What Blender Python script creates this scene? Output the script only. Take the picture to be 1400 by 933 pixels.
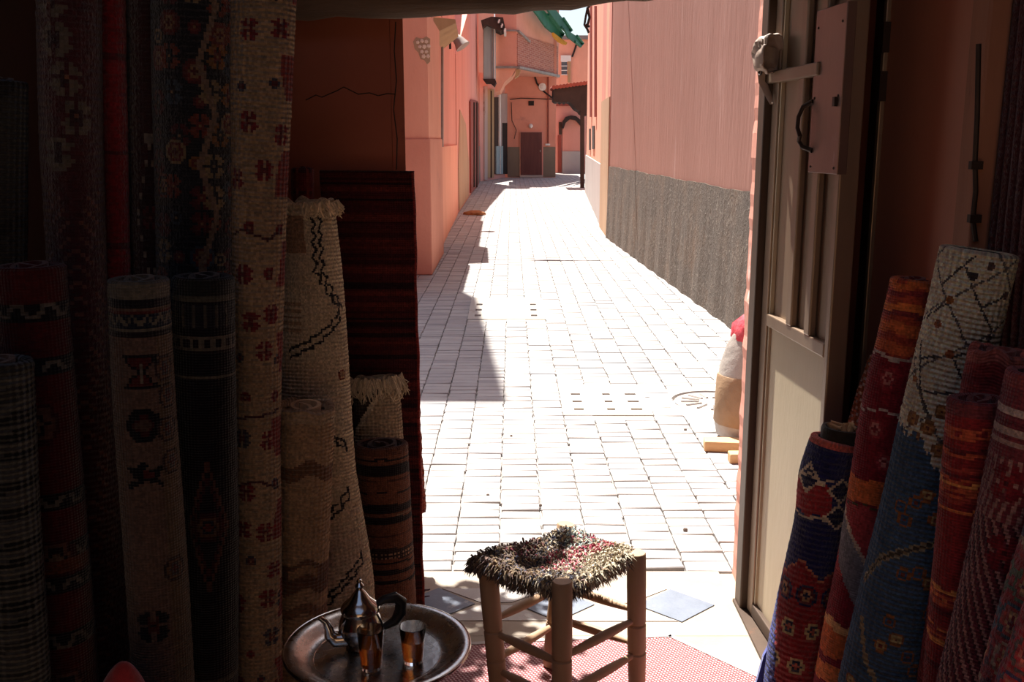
import bpy, bmesh, math, random
import numpy as np
from mathutils import Vector

random.seed(7)
RNG = np.random.default_rng(11)
SC = bpy.context.scene
COL = SC.collection
for o in list(bpy.data.objects):
    bpy.data.objects.remove(o)

# ------------------------------------------------------------------ camera
F_PX, W_PX, H_PX = 1361.0, 1400.0, 933.0
EYE = 1.6
PITCH = math.radians(11.4)
cam_d = bpy.data.cameras.new('camera')
cam_d.sensor_width = 36.0
cam_d.lens = 36.0 * F_PX / W_PX
cam_d.clip_start = 0.05
cam = bpy.data.objects.new('camera', cam_d)
COL.objects.link(cam)
cam.location = (0, 0, EYE)
cam.rotation_euler = (math.pi / 2 - PITCH, 0, 0)
SC.camera = cam

# ------------------------------------------------------------------ light
SUN = Vector((0.15, -0.45, -1.0))          # direction the sunlight travels
sun_d = bpy.data.lights.new('sun', 'SUN')
sun_d.energy = 15.0
sun_d.angle = 0.0095
sun_d.color = (1.0, 0.968, 0.915)
sun = bpy.data.objects.new('sun', sun_d)
COL.objects.link(sun)
sun.location = (-3, 10, 20)
sun.rotation_euler = SUN.to_track_quat('-Z', 'Y').to_euler()

world = bpy.data.worlds.new('sky')
SC.world = world
world.use_nodes = True
wn = world.node_tree
wn.nodes.clear()
sky = wn.nodes.new('ShaderNodeTexSky')
sky.sky_type = 'NISHITA'
sky.sun_disc = False
sky.sun_elevation = math.radians(64.6)
sky.sun_rotation = math.atan2(-0.15, 0.45)
sky.air_density = 1.0
sky.dust_density = 2.8
bgn = wn.nodes.new('ShaderNodeBackground')
bgn.inputs['Strength'].default_value = 0.19
won = wn.nodes.new('ShaderNodeOutputWorld')
wn.links.new(sky.outputs[0], bgn.inputs[0])
wn.links.new(bgn.outputs[0], won.inputs[0])

vs = SC.view_settings
vs.view_transform = 'Standard'
vs.look = 'None'
vs.gamma = 1.0
vs.use_curve_mapping = False
vs.exposure = 0.08
SC.cycles.max_bounces = 10
SC.cycles.diffuse_bounces = 6
SC.cycles.transmission_bounces = 10
SC.cycles.transparent_max_bounces = 10
SC.cycles.sample_clamp_indirect = 6.0

# ------------------------------------------------------------------ pixel rays
CT, ST = math.cos(PITCH), math.sin(PITCH)
CAM = Vector((0, 0, EYE))


def ray(px, py):
    u = (px - W_PX / 2) / F_PX
    v = (py - H_PX / 2) / F_PX
    return Vector((u, CT - v * ST, -ST - v * CT))


def PD(px, py, d):
    """pixel -> point on the plane y = d"""
    r = ray(px, py)
    return CAM + r * (d / r.y)


def PZ(px, py, z=0.0):
    """pixel -> point on the horizontal plane at height z"""
    r = ray(px, py)
    return CAM + r * ((z - EYE) / r.z)


def PV(px, py, A, B):
    """pixel -> point on the vertical plane through ground points A, B"""
    r = ray(px, py)
    nx, ny = B[1] - A[1], -(B[0] - A[0])
    t = (nx * A[0] + ny * A[1]) / (nx * r.x + ny * r.y)
    return CAM + r * t


def depth_of(p):
    return p.y * CT + (EYE - p.z) * ST


# ------------------------------------------------------------------ materials
def lin(c):
    out = []
    for x in c[:3]:
        x = x / 255.0
        out.append(x / 12.92 if x <= 0.04045 else ((x + 0.055) / 1.055) ** 2.4)
    return tuple(out) + (1.0,)


def lin_np(a):
    a = np.clip(a, 0, 1)
    return np.where(a <= 0.04045, a / 12.92, ((a + 0.055) / 1.055) ** 2.4)


MATS = {}


def new_mat(name):
    m = bpy.data.materials.new(name)
    m.use_nodes = True
    nt = m.node_tree
    nt.nodes.clear()
    out = nt.nodes.new('ShaderNodeOutputMaterial')
    b = nt.nodes.new('ShaderNodeBsdfPrincipled')
    nt.links.new(b.outputs[0], out.inputs[0])
    MATS[name] = m
    return m, nt, b


def N(nt, kind, **kw):
    n = nt.nodes.new(kind)
    for k, v in kw.items():
        if k in n.inputs:
            n.inputs[k].default_value = v
        else:
            setattr(n, k, v)
    return n


def coords(nt, scale=(1, 1, 1), kind='Object', rot=(0, 0, 0)):
    tc = nt.nodes.new('ShaderNodeTexCoord')
    mp = nt.nodes.new('ShaderNodeMapping')
    mp.inputs['Scale'].default_value = scale
    mp.inputs['Rotation'].default_value = rot
    nt.links.new(tc.outputs[kind], mp.inputs[0])
    return mp.outputs[0]


def ramp(nt, fac, stops):
    r = nt.nodes.new('ShaderNodeValToRGB')
    el = r.color_ramp.elements
    while len(el) < len(stops):
        el.new(0.5)
    for e, (p, c) in zip(el, stops):
        e.position = p
        e.color = c
    nt.links.new(fac, r.inputs[0])
    return r.outputs[0]


def mix(nt, fac, a, b, mode='MIX'):
    m = nt.nodes.new('ShaderNodeMix')
    m.data_type = 'RGBA'
    m.blend_type = mode
    for s, v in ((0, fac), (6, a), (7, b)):
        if hasattr(v, 'node'):
            nt.links.new(v, m.inputs[s])
        else:
            m.inputs[s].default_value = v
    return m.outputs[2]


def bump(nt, bsdf, height, strength=0.3, dist=0.01, normal=None):
    bn = nt.nodes.new('ShaderNodeBump')
    bn.inputs['Strength'].default_value = strength
    bn.inputs['Distance'].default_value = dist
    nt.links.new(height, bn.inputs['Height'])
    if normal is not None:
        nt.links.new(normal, bn.inputs['Normal'])
    nt.links.new(bn.outputs[0], bsdf.inputs['Normal'])
    return bn.outputs[0]


def surf(name, c1, c2, c3=None, scale=3.0, sc=(1, 1, 1), rough=0.9, metal=0.0, bscale=40.0, bstr=0.3, bdist=0.01,
         patch=0.62, spec=0.3, kind='Object'):
    """mottled matt surface: two close tones by noise, an optional third tone in worn patches, fine relief"""
    m, nt, b = new_mat(name)
    co = coords(nt, sc, kind)
    n1 = N(nt, 'ShaderNodeTexNoise', Scale=scale, Detail=8.0, Roughness=0.62)
    nt.links.new(co, n1.inputs['Vector'])
    c = ramp(nt, n1.outputs[0], [(0.32, lin(c1)), (0.68, lin(c2))])
    if c3 is not None:
        n2 = N(nt, 'ShaderNodeTexNoise', Scale=scale * 0.7, Detail=10.0, Roughness=0.7, Distortion=0.4)
        mp = nt.nodes.new('ShaderNodeVectorMath')
        mp.inputs[1].default_value = (7.3, 3.1, 5.7)
        nt.links.new(co, mp.inputs[0])
        nt.links.new(mp.outputs[0], n2.inputs['Vector'])
        f = ramp(nt, n2.outputs[0], [(patch, (0, 0, 0, 1)), (patch + 0.05, (1, 1, 1, 1))])
        c = mix(nt, f, c, lin(c3))
    nt.links.new(c, b.inputs['Base Color'])
    b.inputs['Roughness'].default_value = rough
    b.inputs['Metallic'].default_value = metal
    b.inputs['Specular IOR Level'].default_value = spec
    n3 = N(nt, 'ShaderNodeTexNoise', Scale=bscale, Detail=6.0, Roughness=0.6)
    nt.links.new(co, n3.inputs['Vector'])
    if bstr > 0:
        bump(nt, b, n3.outputs[0], bstr, bdist)
    return m


surf('pink_plaster', (146, 101, 87), (158, 112, 98), (168, 126, 113), scale=1.6, sc=(1, 1, 0.16), bscale=14, bstr=0.4, bdist=0.02, patch=0.6)
surf('salmon_plaster', (216, 152, 126), (228, 164, 138), (202, 150, 130), scale=1.2, sc=(1, 1, 0.5), bscale=10, bstr=0.35, bdist=0.02)
surf('orange_plaster', (204, 139, 117), (216, 151, 128), (192, 134, 116), scale=0.9, bscale=9, bstr=0.35, bdist=0.02)
surf('rose_plaster', (198, 136, 120), (212, 150, 134), (206, 172, 142), scale=0.8, sc=(1, 1, 0.35), bscale=9, bstr=0.35, bdist=0.02, patch=0.6)
surf('pale_pink_plaster', (200, 142, 129), (208, 153, 141), None, scale=0.8, bscale=9, bstr=0.2)
surf('old_beige_plaster', (181, 152, 122), (166, 135, 107), (138, 110, 89), scale=0.9, sc=(1, 1, 0.4), bscale=9, bstr=0.4, bdist=0.02)
surf('worn_white_plaster', (182, 162, 153), (162, 143, 136), (128, 85, 71), scale=1.0, sc=(1, 1, 0.4), bscale=9, bstr=0.3, patch=0.57)
surf('grey_dado', (117, 107, 92), (131, 117, 101), (181, 156, 120), scale=0.6, bscale=9, bstr=0.3, patch=0.62)
surf('white_dado', (175, 167, 162), (165, 155, 150), None, scale=0.8, bscale=9, bstr=0.2)
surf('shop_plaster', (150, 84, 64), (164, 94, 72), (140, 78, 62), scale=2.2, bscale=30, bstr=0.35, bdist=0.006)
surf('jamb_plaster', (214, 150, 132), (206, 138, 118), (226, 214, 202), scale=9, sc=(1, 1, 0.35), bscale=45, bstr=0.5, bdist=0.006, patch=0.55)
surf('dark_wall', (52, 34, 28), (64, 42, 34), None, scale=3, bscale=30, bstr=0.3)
surf('ceiling_wood', (150, 118, 88), (164, 130, 98), None, scale=4, sc=(1, 6, 1), bscale=30, bstr=0.3)
surf('old_beam', (70, 54, 42), (104, 82, 64), (58, 44, 36), scale=5, sc=(0.25, 2.5, 2.5), bscale=22, bstr=0.7, bdist=0.01)
surf('floor_concrete', (146, 133, 119), (162, 149, 135), (122, 109, 97), scale=4, bscale=60, bstr=0.5, bdist=0.004)
surf('joint_sand', (152, 145, 138), (134, 126, 119), None, scale=8, bscale=120, bstr=0.4, bdist=0.004)
surf('slab_concrete', (178, 171, 161), (168, 160, 149), (154, 144, 131), scale=3, bscale=50, bstr=0.35, bdist=0.004)
surf('hole_dark', (40, 34, 30), (50, 42, 36), None, bstr=0)
surf('tile_pale', (172, 165, 158), (160, 152, 145), (136, 127, 119), scale=7, rough=0.6, bscale=60, bstr=0.2)
surf('tile_blue', (98, 104, 115), (112, 118, 129), (158, 157, 156), scale=10, rough=0.55, bscale=60, bstr=0.2, patch=0.62)
surf('brown_door', (92, 58, 54), (106, 68, 62), None, scale=2, sc=(4, 1, 0.4), bscale=9, bstr=0.2)
surf('red_gate', (124, 62, 52), (142, 76, 64), (100, 54, 46), scale=1.2, sc=(3, 3, 0.4), bscale=9, bstr=0.3)
surf('dark_wood', (54, 42, 36), (74, 58, 50), None, scale=2, sc=(3, 3, 0.5), bscale=10, bstr=0.4)
surf('black_tar', (44, 36, 34), (62, 50, 46), None, scale=1.5, bscale=9, bstr=0.4)
surf('beige_shutter', (176, 146, 108), (160, 130, 96), (130, 104, 80), scale=1.2, sc=(3, 3, 0.4), bscale=9, bstr=0.3)
surf('blue_grey_paint', (156, 172, 172), (140, 158, 160), (116, 128, 128), scale=1.0, sc=(3, 3, 0.5), bscale=9, bstr=0.2, patch=0.66)
surf('green_tarp', (28, 84, 60), (40, 108, 80), (22, 56, 42), scale=2.0, bscale=8, bstr=0.5, rough=0.6)
surf('blue_cloth', (120, 150, 190), (150, 176, 208), None, scale=2, bscale=9, bstr=0.4)
surf('yellow_edge', (206, 150, 50), (190, 130, 44), None, bstr=0.1)
surf('roof_grey', (138, 128, 124), (122, 112, 108), None, scale=2, bscale=9, bstr=0.3)
surf('white_paint', (226, 222, 214), (214, 208, 200), None, scale=3, bscale=20, bstr=0.1)
surf('dark_glass', (70, 78, 84), (90, 98, 104), None, scale=1, rough=0.25, bstr=0)
surf('pipe_grey', (150, 140, 132), (128, 116, 108), None, scale=4, rough=0.6, bstr=0.1)
surf('cable_black', (40, 34, 32), (52, 44, 40), None, bstr=0)
surf('chip_stone', (206, 178, 156), (222, 200, 180), (170, 130, 110), scale=8, bscale=30, bstr=0.6)
surf('stool_wood', (158, 128, 102), (176, 144, 114), (124, 98, 76), scale=9, sc=(1, 1, 0.18), rough=0.6, bscale=70, bstr=0.3, bdist=0.003, patch=0.62)
surf('table_wood', (104, 54, 40), (124, 66, 48), None, scale=6, sc=(1, 1, 0.3), rough=0.5, bscale=40, bstr=0.2)
surf('plank_wood', (206, 168, 122), (190, 148, 104), (160, 120, 84), scale=9, sc=(0.3, 2, 2), bscale=50, bstr=0.3)
surf('door_metal_lower', (190, 174, 146), (180, 164, 136), (150, 134, 110), scale=7, sc=(1, 1, 0.25), rough=0.5, bscale=60, bstr=0.25, bdist=0.003, patch=0.64, spec=0.4)
surf('door_metal', (150, 128, 106), (130, 108, 90), (118, 94, 78), scale=5, sc=(1, 1, 0.2), rough=0.38, metal=0.45, bscale=40, bstr=0.12, bdist=0.003, spec=0.5)
surf('door_frame_metal', (84, 68, 56), (72, 57, 47), (102, 70, 54), scale=6, sc=(1, 1, 0.25), rough=0.5, metal=0.3, bscale=50, bstr=0.2, bdist=0.003)
surf('door_plate', (140, 116, 104), (124, 102, 94), (150, 140, 140), scale=4, sc=(1, 1, 0.3), rough=0.3, metal=0.6, bscale=12, bstr=0.25, bdist=0.006)
surf('iron_dark', (52, 40, 34), (66, 50, 42), (90, 60, 46), scale=14, rough=0.55, metal=0.5, bscale=60, bstr=0.3, bdist=0.002)
surf('leather', (176, 154, 138), (158, 136, 122), (128, 98, 90), scale=18, rough=0.55, bscale=80, bstr=0.4, bdist=0.003)
surf('red_brown_panel', (168, 106, 82), (180, 116, 90), (150, 92, 72), scale=4, sc=(1, 1, 0.3), rough=0.5, bscale=30, bstr=0.12, bdist=0.003)
surf('jamb_wood', (140, 92, 70), (160, 106, 80), (112, 72, 54), scale=7, sc=(1, 1, 0.2), rough=0.6, bscale=40, bstr=0.4, bdist=0.004)
surf('sack_plastic', (168, 158, 148), (150, 140, 130), None, scale=7, rough=0.4, bscale=16, bstr=0.6, bdist=0.012)
surf('sack_paper', (150, 122, 94), (138, 110, 82), None, scale=7, rough=0.6, bscale=22, bstr=0.6, bdist=0.012)
surf('sack_red', (180, 40, 52), (196, 84, 90), (214, 190, 186), scale=26, rough=0.6, bscale=30, bstr=0.7, bdist=0.012)
surf('pebble', (80, 68, 60), (112, 96, 84), None, scale=20, bstr=0.2)
surf('cardboard', (150, 104, 66), (132, 88, 56), None, scale=9, bstr=0.3)
surf('iron_cover', (150, 142, 134), (170, 160, 150), None, scale=14, bscale=70, bstr=0.4, bdist=0.004)
surf('leaf', (74, 96, 44), (92, 112, 56), None, scale=9, bstr=0.1)
surf('reed', (150, 124, 84), (128, 104, 70), None, scale=9, bstr=0.3)
surf('black_handle', (22, 20, 20), (32, 28, 28), None, rough=0.45, bstr=0.1)


def rough_dado():
    m, nt, b = new_mat('roughcast')
    co = coords(nt)
    n1 = N(nt, 'ShaderNodeTexNoise', Scale=2.0, Detail=9.0, Roughness=0.7)
    n2 = N(nt, 'ShaderNodeTexNoise', Scale=16.0, Detail=5.0, Roughness=0.65, Distortion=1.6)
    for n in (n1, n2):
        nt.links.new(co, n.inputs['Vector'])
    c = ramp(nt, n1.outputs[0], [(0.3, lin((76, 63, 52))), (0.5, lin((88, 74, 62))), (0.7, lin((102, 79, 60)))])
    f = ramp(nt, n2.outputs[0], [(0.56, (0, 0, 0, 1)), (0.66, (1, 1, 1, 1))])
    c = mix(nt, f, c, lin((124, 111, 98)))
    nt.links.new(c, b.inputs['Base Color'])
    b.inputs['Roughness'].default_value = 0.95
    bump(nt, b, n2.outputs[0], 0.9, 0.035)


rough_dado()


def paver_mat():
    m, nt, b = new_mat('paver')
    oi = nt.nodes.new('ShaderNodeObjectInfo')
    ge = nt.nodes.new('ShaderNodeNewGeometry')
    ad = N(nt, 'ShaderNodeMath', operation='ADD')
    fr = N(nt, 'ShaderNodeMath', operation='FRACT')
    nt.links.new(oi.outputs['Random'], ad.inputs[0])
    nt.links.new(ge.outputs['Random Per Island'], ad.inputs[1])
    nt.links.new(ad.outputs[0], fr.inputs[0])
    c = ramp(nt, fr.outputs[0], [(0.0, lin((152, 147, 142))), (0.35, lin((166, 161, 156))), (0.7, lin((144, 139, 137))), (1.0, lin((170, 164, 158)))])
    n = N(nt, 'ShaderNodeTexNoise', Scale=9.0, Detail=8.0, Roughness=0.65)
    nt.links.new(ge.outputs['Position'], n.inputs['Vector'])
    f = ramp(nt, n.outputs[0], [(0.3, (0.9, 0.89, 0.88, 1)), (0.65, (1, 1, 1, 1))])
    c = mix(nt, 1.0, c, f, 'MULTIPLY')
    nt.links.new(c, b.inputs['Base Color'])
    b.inputs['Roughness'].default_value = 0.85
    n2 = N(nt, 'ShaderNodeTexNoise', Scale=70.0, Detail=5.0)
    nt.links.new(ge.outputs['Position'], n2.inputs['Vector'])
    bump(nt, b, n2.outputs[0], 0.3, 0.004)


paver_mat()


def rug_mat(name, rows=160.0, cols=110.0, strength=0.6, dist=0.004, sheen=0.15, wc=0.5, wn=2.4):
    """woven wool: knot colours from the face attribute, weave relief from the UV grid in metres"""
    m, nt, b = new_mat(name)
    at = N(nt, 'ShaderNodeAttribute', attribute_name='Col')
    ge = coords(nt)
    n = N(nt, 'ShaderNodeTexNoise', Scale=90.0, Detail=4.0, Roughness=0.7)
    nt.links.new(ge, n.inputs['Vector'])
    n0 = N(nt, 'ShaderNodeTexNoise', Scale=7.0, Detail=4.0)
    nt.links.new(ge, n0.inputs['Vector'])
    f = ramp(nt, n.outputs[0], [(0.25, (0.66, 0.66, 0.66, 1)), (0.75, (1.18, 1.18, 1.18, 1))])
    f0 = ramp(nt, n0.outputs[0], [(0.3, (0.82, 0.8, 0.78, 1)), (0.7, (1.06, 1.06, 1.06, 1))])
    c = mix(nt, 1.0, at.outputs['Color'], f, 'MULTIPLY')
    c = mix(nt, 1.0, c, f0, 'MULTIPLY')
    nt.links.new(c, b.inputs['Base Color'])
    b.inputs['Roughness'].default_value = 1.0
    b.inputs['Specular IOR Level'].default_value = 0.05
    b.inputs['Sheen Weight'].default_value = sheen
    b.inputs['Sheen Roughness'].default_value = 0.5
    uv = nt.nodes.new('ShaderNodeUVMap')
    sp = nt.nodes.new('ShaderNodeSeparateXYZ')
    nt.links.new(uv.outputs[0], sp.inputs[0])
    hs = []
    for k, fq in ((0, cols), (1, rows)):
        mu = N(nt, 'ShaderNodeMath', operation='MULTIPLY')
        nt.links.new(sp.outputs[k], mu.inputs[0])
        mu.inputs[1].default_value = fq * 2 * math.pi
        if k == 1:
            wob = N(nt, 'ShaderNodeMath', operation='MULTIPLY')
            nt.links.new(n0.outputs[0], wob.inputs[0])
            wob.inputs[1].default_value = 9.0
            ad = N(nt, 'ShaderNodeMath', operation='ADD')
            nt.links.new(mu.outputs[0], ad.inputs[0])
            nt.links.new(wob.outputs[0], ad.inputs[1])
            mu = ad
        si = N(nt, 'ShaderNodeMath', operation='SINE')
        nt.links.new(mu.outputs[0], si.inputs[0])
        hs.append(si.outputs[0])
    a1 = N(nt, 'ShaderNodeMath', operation='MULTIPLY_ADD')
    nt.links.new(hs[0], a1.inputs[0])
    a1.inputs[1].default_value = wc
    nt.links.new(hs[1], a1.inputs[2])
    a2 = N(nt, 'ShaderNodeMath', operation='MULTIPLY_ADD')
    nt.links.new(n.outputs[0], a2.inputs[0])
    a2.inputs[1].default_value = wn
    nt.links.new(a1.outputs[0], a2.inputs[2])
    bump(nt, b, a2.outputs[0], strength, dist)


rug_mat('rug_kilim', 170, 130, 0.55, 0.003)
rug_mat('rug_coarse', 95, 70, 0.8, 0.006)
rug_mat('rug_pile', 70, 110, 0.7, 0.005, 0.3, 0.12, 5.0)
rug_mat('wool', 50, 50, 0.4, 0.003, 0.3)


def mat_weave():
    m, nt, b = new_mat('floor_mat_weave')
    co = coords(nt, (1, 1, 1), 'Object', (0, 0, 0.35))
    sp = nt.nodes.new('ShaderNodeSeparateXYZ')
    nt.links.new(co, sp.inputs[0])
    outs = []
    for k, fq in ((0, 62.0), (1, 70.0)):
        mu = N(nt, 'ShaderNodeMath', operation='MULTIPLY')
        nt.links.new(sp.outputs[k], mu.inputs[0])
        mu.inputs[1].default_value = fq * 2 * math.pi
        si = N(nt, 'ShaderNodeMath', operation='SINE')
        nt.links.new(mu.outputs[0], si.inputs[0])
        outs.append(si.outputs[0])
    pr = N(nt, 'ShaderNodeMath', operation='MULTIPLY')
    nt.links.new(outs[0], pr.inputs[0])
    nt.links.new(outs[1], pr.inputs[1])
    c = ramp(nt, pr.outputs[0], [(0.0, lin((118, 44, 48))), (0.15, lin((136, 62, 64))), (0.45, lin((180, 150, 145)))])
    nt.links.new(c, b.inputs['Base Color'])
    b.inputs['Roughness'].default_value = 0.55
    bump(nt, b, pr.outputs[0], 0.5, 0.003)


mat_weave()


def silver():
    m, nt, b = new_mat('silver')
    co = coords(nt)
    n = N(nt, 'ShaderNodeTexNoise', Scale=22.0, Detail=8.0, Roughness=0.7)
    nt.links.new(co, n.inputs['Vector'])
    nt.links.new(ramp(nt, n.outputs[0], [(0.3, lin((168, 160, 152))), (0.7, lin((206, 198, 190)))]), b.inputs['Base Color'])
    nt.links.new(ramp(nt, n.outputs[0], [(0.3, (0.34,) * 3 + (1,)), (0.7, (0.2,) * 3 + (1,))]), b.inputs['Roughness'])
    b.inputs['Metallic'].default_value = 1.0
    v = N(nt, 'ShaderNodeTexVoronoi', Scale=55.0)
    nt.links.new(co, v.inputs['Vector'])
    bump(nt, b, v.outputs['Distance'], 0.12, 0.002)
    m, nt, b = new_mat('silver_plain')
    b.inputs['Base Color'].default_value = lin((196, 188, 180))
    b.inputs['Metallic'].default_value = 1.0
    b.inputs['Roughness'].default_value = 0.16


silver()
m, nt, b = new_mat('clear_glass')
b.inputs['Base Color'].default_value = (0.98, 0.98, 0.97, 1)
b.inputs['Roughness'].default_value = 0.02
b.inputs['Transmission Weight'].default_value = 1.0
b.inputs['IOR'].default_value = 1.45
m, nt, b = new_mat('tea')
b.inputs['Base Color'].default_value = lin((226, 128, 48))
b.inputs['Roughness'].default_value = 0.05
b.inputs['Transmission Weight'].default_value = 0.75
b.inputs['IOR'].default_value = 1.33

# ------------------------------------------------------------------ mesh helpers
BASE = {}


class MB:
    def __init__(self):
        self.v = []
        self.f = []

    def add(self, vs_, fs_):
        k = len(self.v)
        self.v += [tuple(p) for p in vs_]
        self.f += [tuple(i + k for i in f) for f in fs_]
        return self

    def hexa(self, p):
        """8 points: 0-3 bottom loop, 4-7 top loop"""
        return self.add(p, [(3, 2, 1, 0), (4, 5, 6, 7), (0, 1, 5, 4), (1, 2, 6, 5), (2, 3, 7, 6), (3, 0, 4, 7)])

    def box(self, x0, x1, y0, y1, z0, z1):
        return self.hexa([(x0, y0, z0), (x1, y0, z0), (x1, y1, z0), (x0, y1, z0), (x0, y0, z1), (x1, y0, z1), (x1, y1, z1), (x0, y1, z1)])

    def extrude(self, pts, off):
        """polygon pts extruded by vector off"""
        n = len(pts)
        off = Vector(off)
        a = [Vector(p) for p in pts]
        vv = a + [p + off for p in a]
        return self.add(vv, [tuple(range(n))[::-1], tuple(range(n, 2 * n))] + [(i, (i + 1) % n, n + (i + 1) % n, n + i) for i in range(n)])

    def prism(self, poly, z0, z1):
        return self.extrude([(x, y, z0) for x, y in poly], (0, 0, z1 - z0))

    def tube(self, path, rad, seg=10, cap=True, flat=1.0, flat_dir=None):
        path = [Vector(p) for p in path]
        n = len(path)
        rs = rad if isinstance(rad, (list, tuple)) else [rad] * n
        up = Vector((0, 0, 1))
        rings = []
        prev = None
        for i, p in enumerate(path):
            t = (path[min(i + 1, n - 1)] - path[max(i - 1, 0)]).normalized()
            if prev is None:
                a = t.cross(flat_dir if flat_dir is not None else (up if abs(t.z) < 0.9 else Vector((0, 1, 0)))).normalized()
            else:
                a = (prev - t * prev.dot(t)).normalized()
            prev = a
            c = t.cross(a)
            rings.append([p + (a * math.cos(2 * math.pi * k / seg) + c * math.sin(2 * math.pi * k / seg) * flat) * rs[i] for k in range(seg)])
        vv = [q for r in rings for q in r]
        ff = [(i * seg + k, i * seg + (k + 1) % seg, (i + 1) * seg + (k + 1) % seg, (i + 1) * seg + k) for i in range(n - 1) for k in range(seg)]
        if cap:
            ff += [tuple(range(seg))[::-1], tuple(range((n - 1) * seg, n * seg))]
        return self.add(vv, ff)

    def lathe(self, prof, origin, seg=32, axis=None):
        """prof: (radius, height); axis: direction of the height"""
        o = Vector(origin)
        ax = Vector(axis).normalized() if axis is not None else Vector((0, 0, 1))
        q = Vector((0, 0, 1)).rotation_difference(ax)
        n = len(prof)
        vv = []
        for r, h in prof:
            r = max(r, 1e-5)
            for k in range(seg):
                th = 2 * math.pi * k / seg
                vv.append(o + q @ Vector((r * math.cos(th), r * math.sin(th), h)))
        ff = [(i * seg + k, i * seg + (k + 1) % seg, (i + 1) * seg + (k + 1) % seg, (i + 1) * seg + k) for i in range(n - 1) for k in range(seg)]
        return self.add(vv, ff)


def bevel(o, w, seg=2):
    md = o.modifiers.new('bevel', 'BEVEL')
    md.width = w
    md.segments = seg
    md.limit_method = 'ANGLE'


def tag(o, label=None, cat=None, group=None, kind=None):
    for k, v in (('label', label), ('category', cat), ('group', group), ('kind', kind)):
        if v:
            o[k] = v
    return o


def obj(name, mb, mat, parent=None, smooth=False, cols=None, base=None, recalc=True):
    """world-space mesh -> object; a child shares the origin of its parent"""
    v = np.array([tuple(p) for p in mb.v], dtype=np.float64)
    if parent is not None:
        b0 = np.array(BASE[parent.name])
    elif base is not None:
        b0 = np.array(base, dtype=np.float64)
    else:
        lo, hi = v.min(0), v.max(0)
        b0 = np.array([(lo[0] + hi[0]) / 2, (lo[1] + hi[1]) / 2, lo[2]])
    me = bpy.data.meshes.new(name)
    me.from_pydata((v - b0).tolist(), [], mb.f)
    me.materials.append(MATS[mat])
    if recalc:
        bm = bmesh.new()
        bm.from_mesh(me)
        bmesh.ops.remove_doubles(bm, verts=bm.verts, dist=2e-5) if cols is None else None
        bmesh.ops.recalc_face_normals(bm, faces=bm.faces)
        bm.to_mesh(me)
        bm.free()
    if smooth:
        me.polygons.foreach_set('use_smooth', [True] * len(me.polygons))
        me.set_sharp_from_angle(angle=math.radians(42))
    if cols is not None:
        at = me.attributes.new('Col', 'FLOAT_COLOR', 'FACE')
        c = np.ones((len(me.polygons), 4), dtype=np.float32)
        c[:, :3] = lin_np(np.asarray(cols))
        at.data.foreach_set('color', c.ravel())
    me.update()
    o = bpy.data.objects.new(name, me)
    COL.objects.link(o)
    if parent is not None:
        o.parent = parent
    else:
        o.location = b0
    BASE[o.name] = tuple(b0)
    return o


def thing(name, loc, label, cat, group=None, kind=None):
    o = bpy.data.objects.new(name, None)
    o.empty_display_size = 0.1
    COL.objects.link(o)
    o.location = loc
    BASE[o.name] = tuple(loc)
    return tag(o, label, cat, group, kind)


def struct(name, mb, mat, label=None, **kw):
    o = obj(name, mb, mat, **kw)
    return tag(o, label, None, None, 'structure')


def grid_obj(name, V, mat, parent, cols, uv, smooth=True):
    """V [n, m, 3] world-space grid, cols [n-1, m-1, 3] sRGB per knot, uv [n, m, 2] in metres"""
    n, m = V.shape[:2]
    b0 = np.array(BASE[parent.name])
    me = bpy.data.meshes.new(name)
    me.vertices.add(n * m)
    me.vertices.foreach_set('co', (V - b0).reshape(-1).astype(np.float32))
    i, j = np.meshgrid(np.arange(n - 1), np.arange(m - 1), indexing='ij')
    q = np.stack([i * m + j, i * m + j + 1, (i + 1) * m + j + 1, (i + 1) * m + j], -1).reshape(-1, 4)
    nf = len(q)
    me.loops.add(nf * 4)
    me.loops.foreach_set('vertex_index', q.ravel().astype(np.int32))
    me.polygons.add(nf)
    me.polygons.foreach_set('loop_start', (np.arange(nf) * 4).astype(np.int32))
    me.polygons.foreach_set('use_smooth', np.full(nf, smooth))
    u = me.uv_layers.new(name='UVMap')
    u.data.foreach_set('uv', uv.reshape(-1, 2)[q.ravel()].astype(np.float32).ravel())
    at = me.attributes.new('Col', 'FLOAT_COLOR', 'FACE')
    c = np.ones((nf, 4), dtype=np.float32)
    c[:, :3] = lin_np(cols.reshape(-1, 3))
    at.data.foreach_set('color', c.ravel())
    me.materials.append(MATS[mat])
    me.update(calc_edges=True)
    me.validate()
    o = bpy.data.objects.new(name, me)
    COL.objects.link(o)
    o.parent = parent
    BASE[o.name] = BASE[parent.name]
    return o


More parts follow.
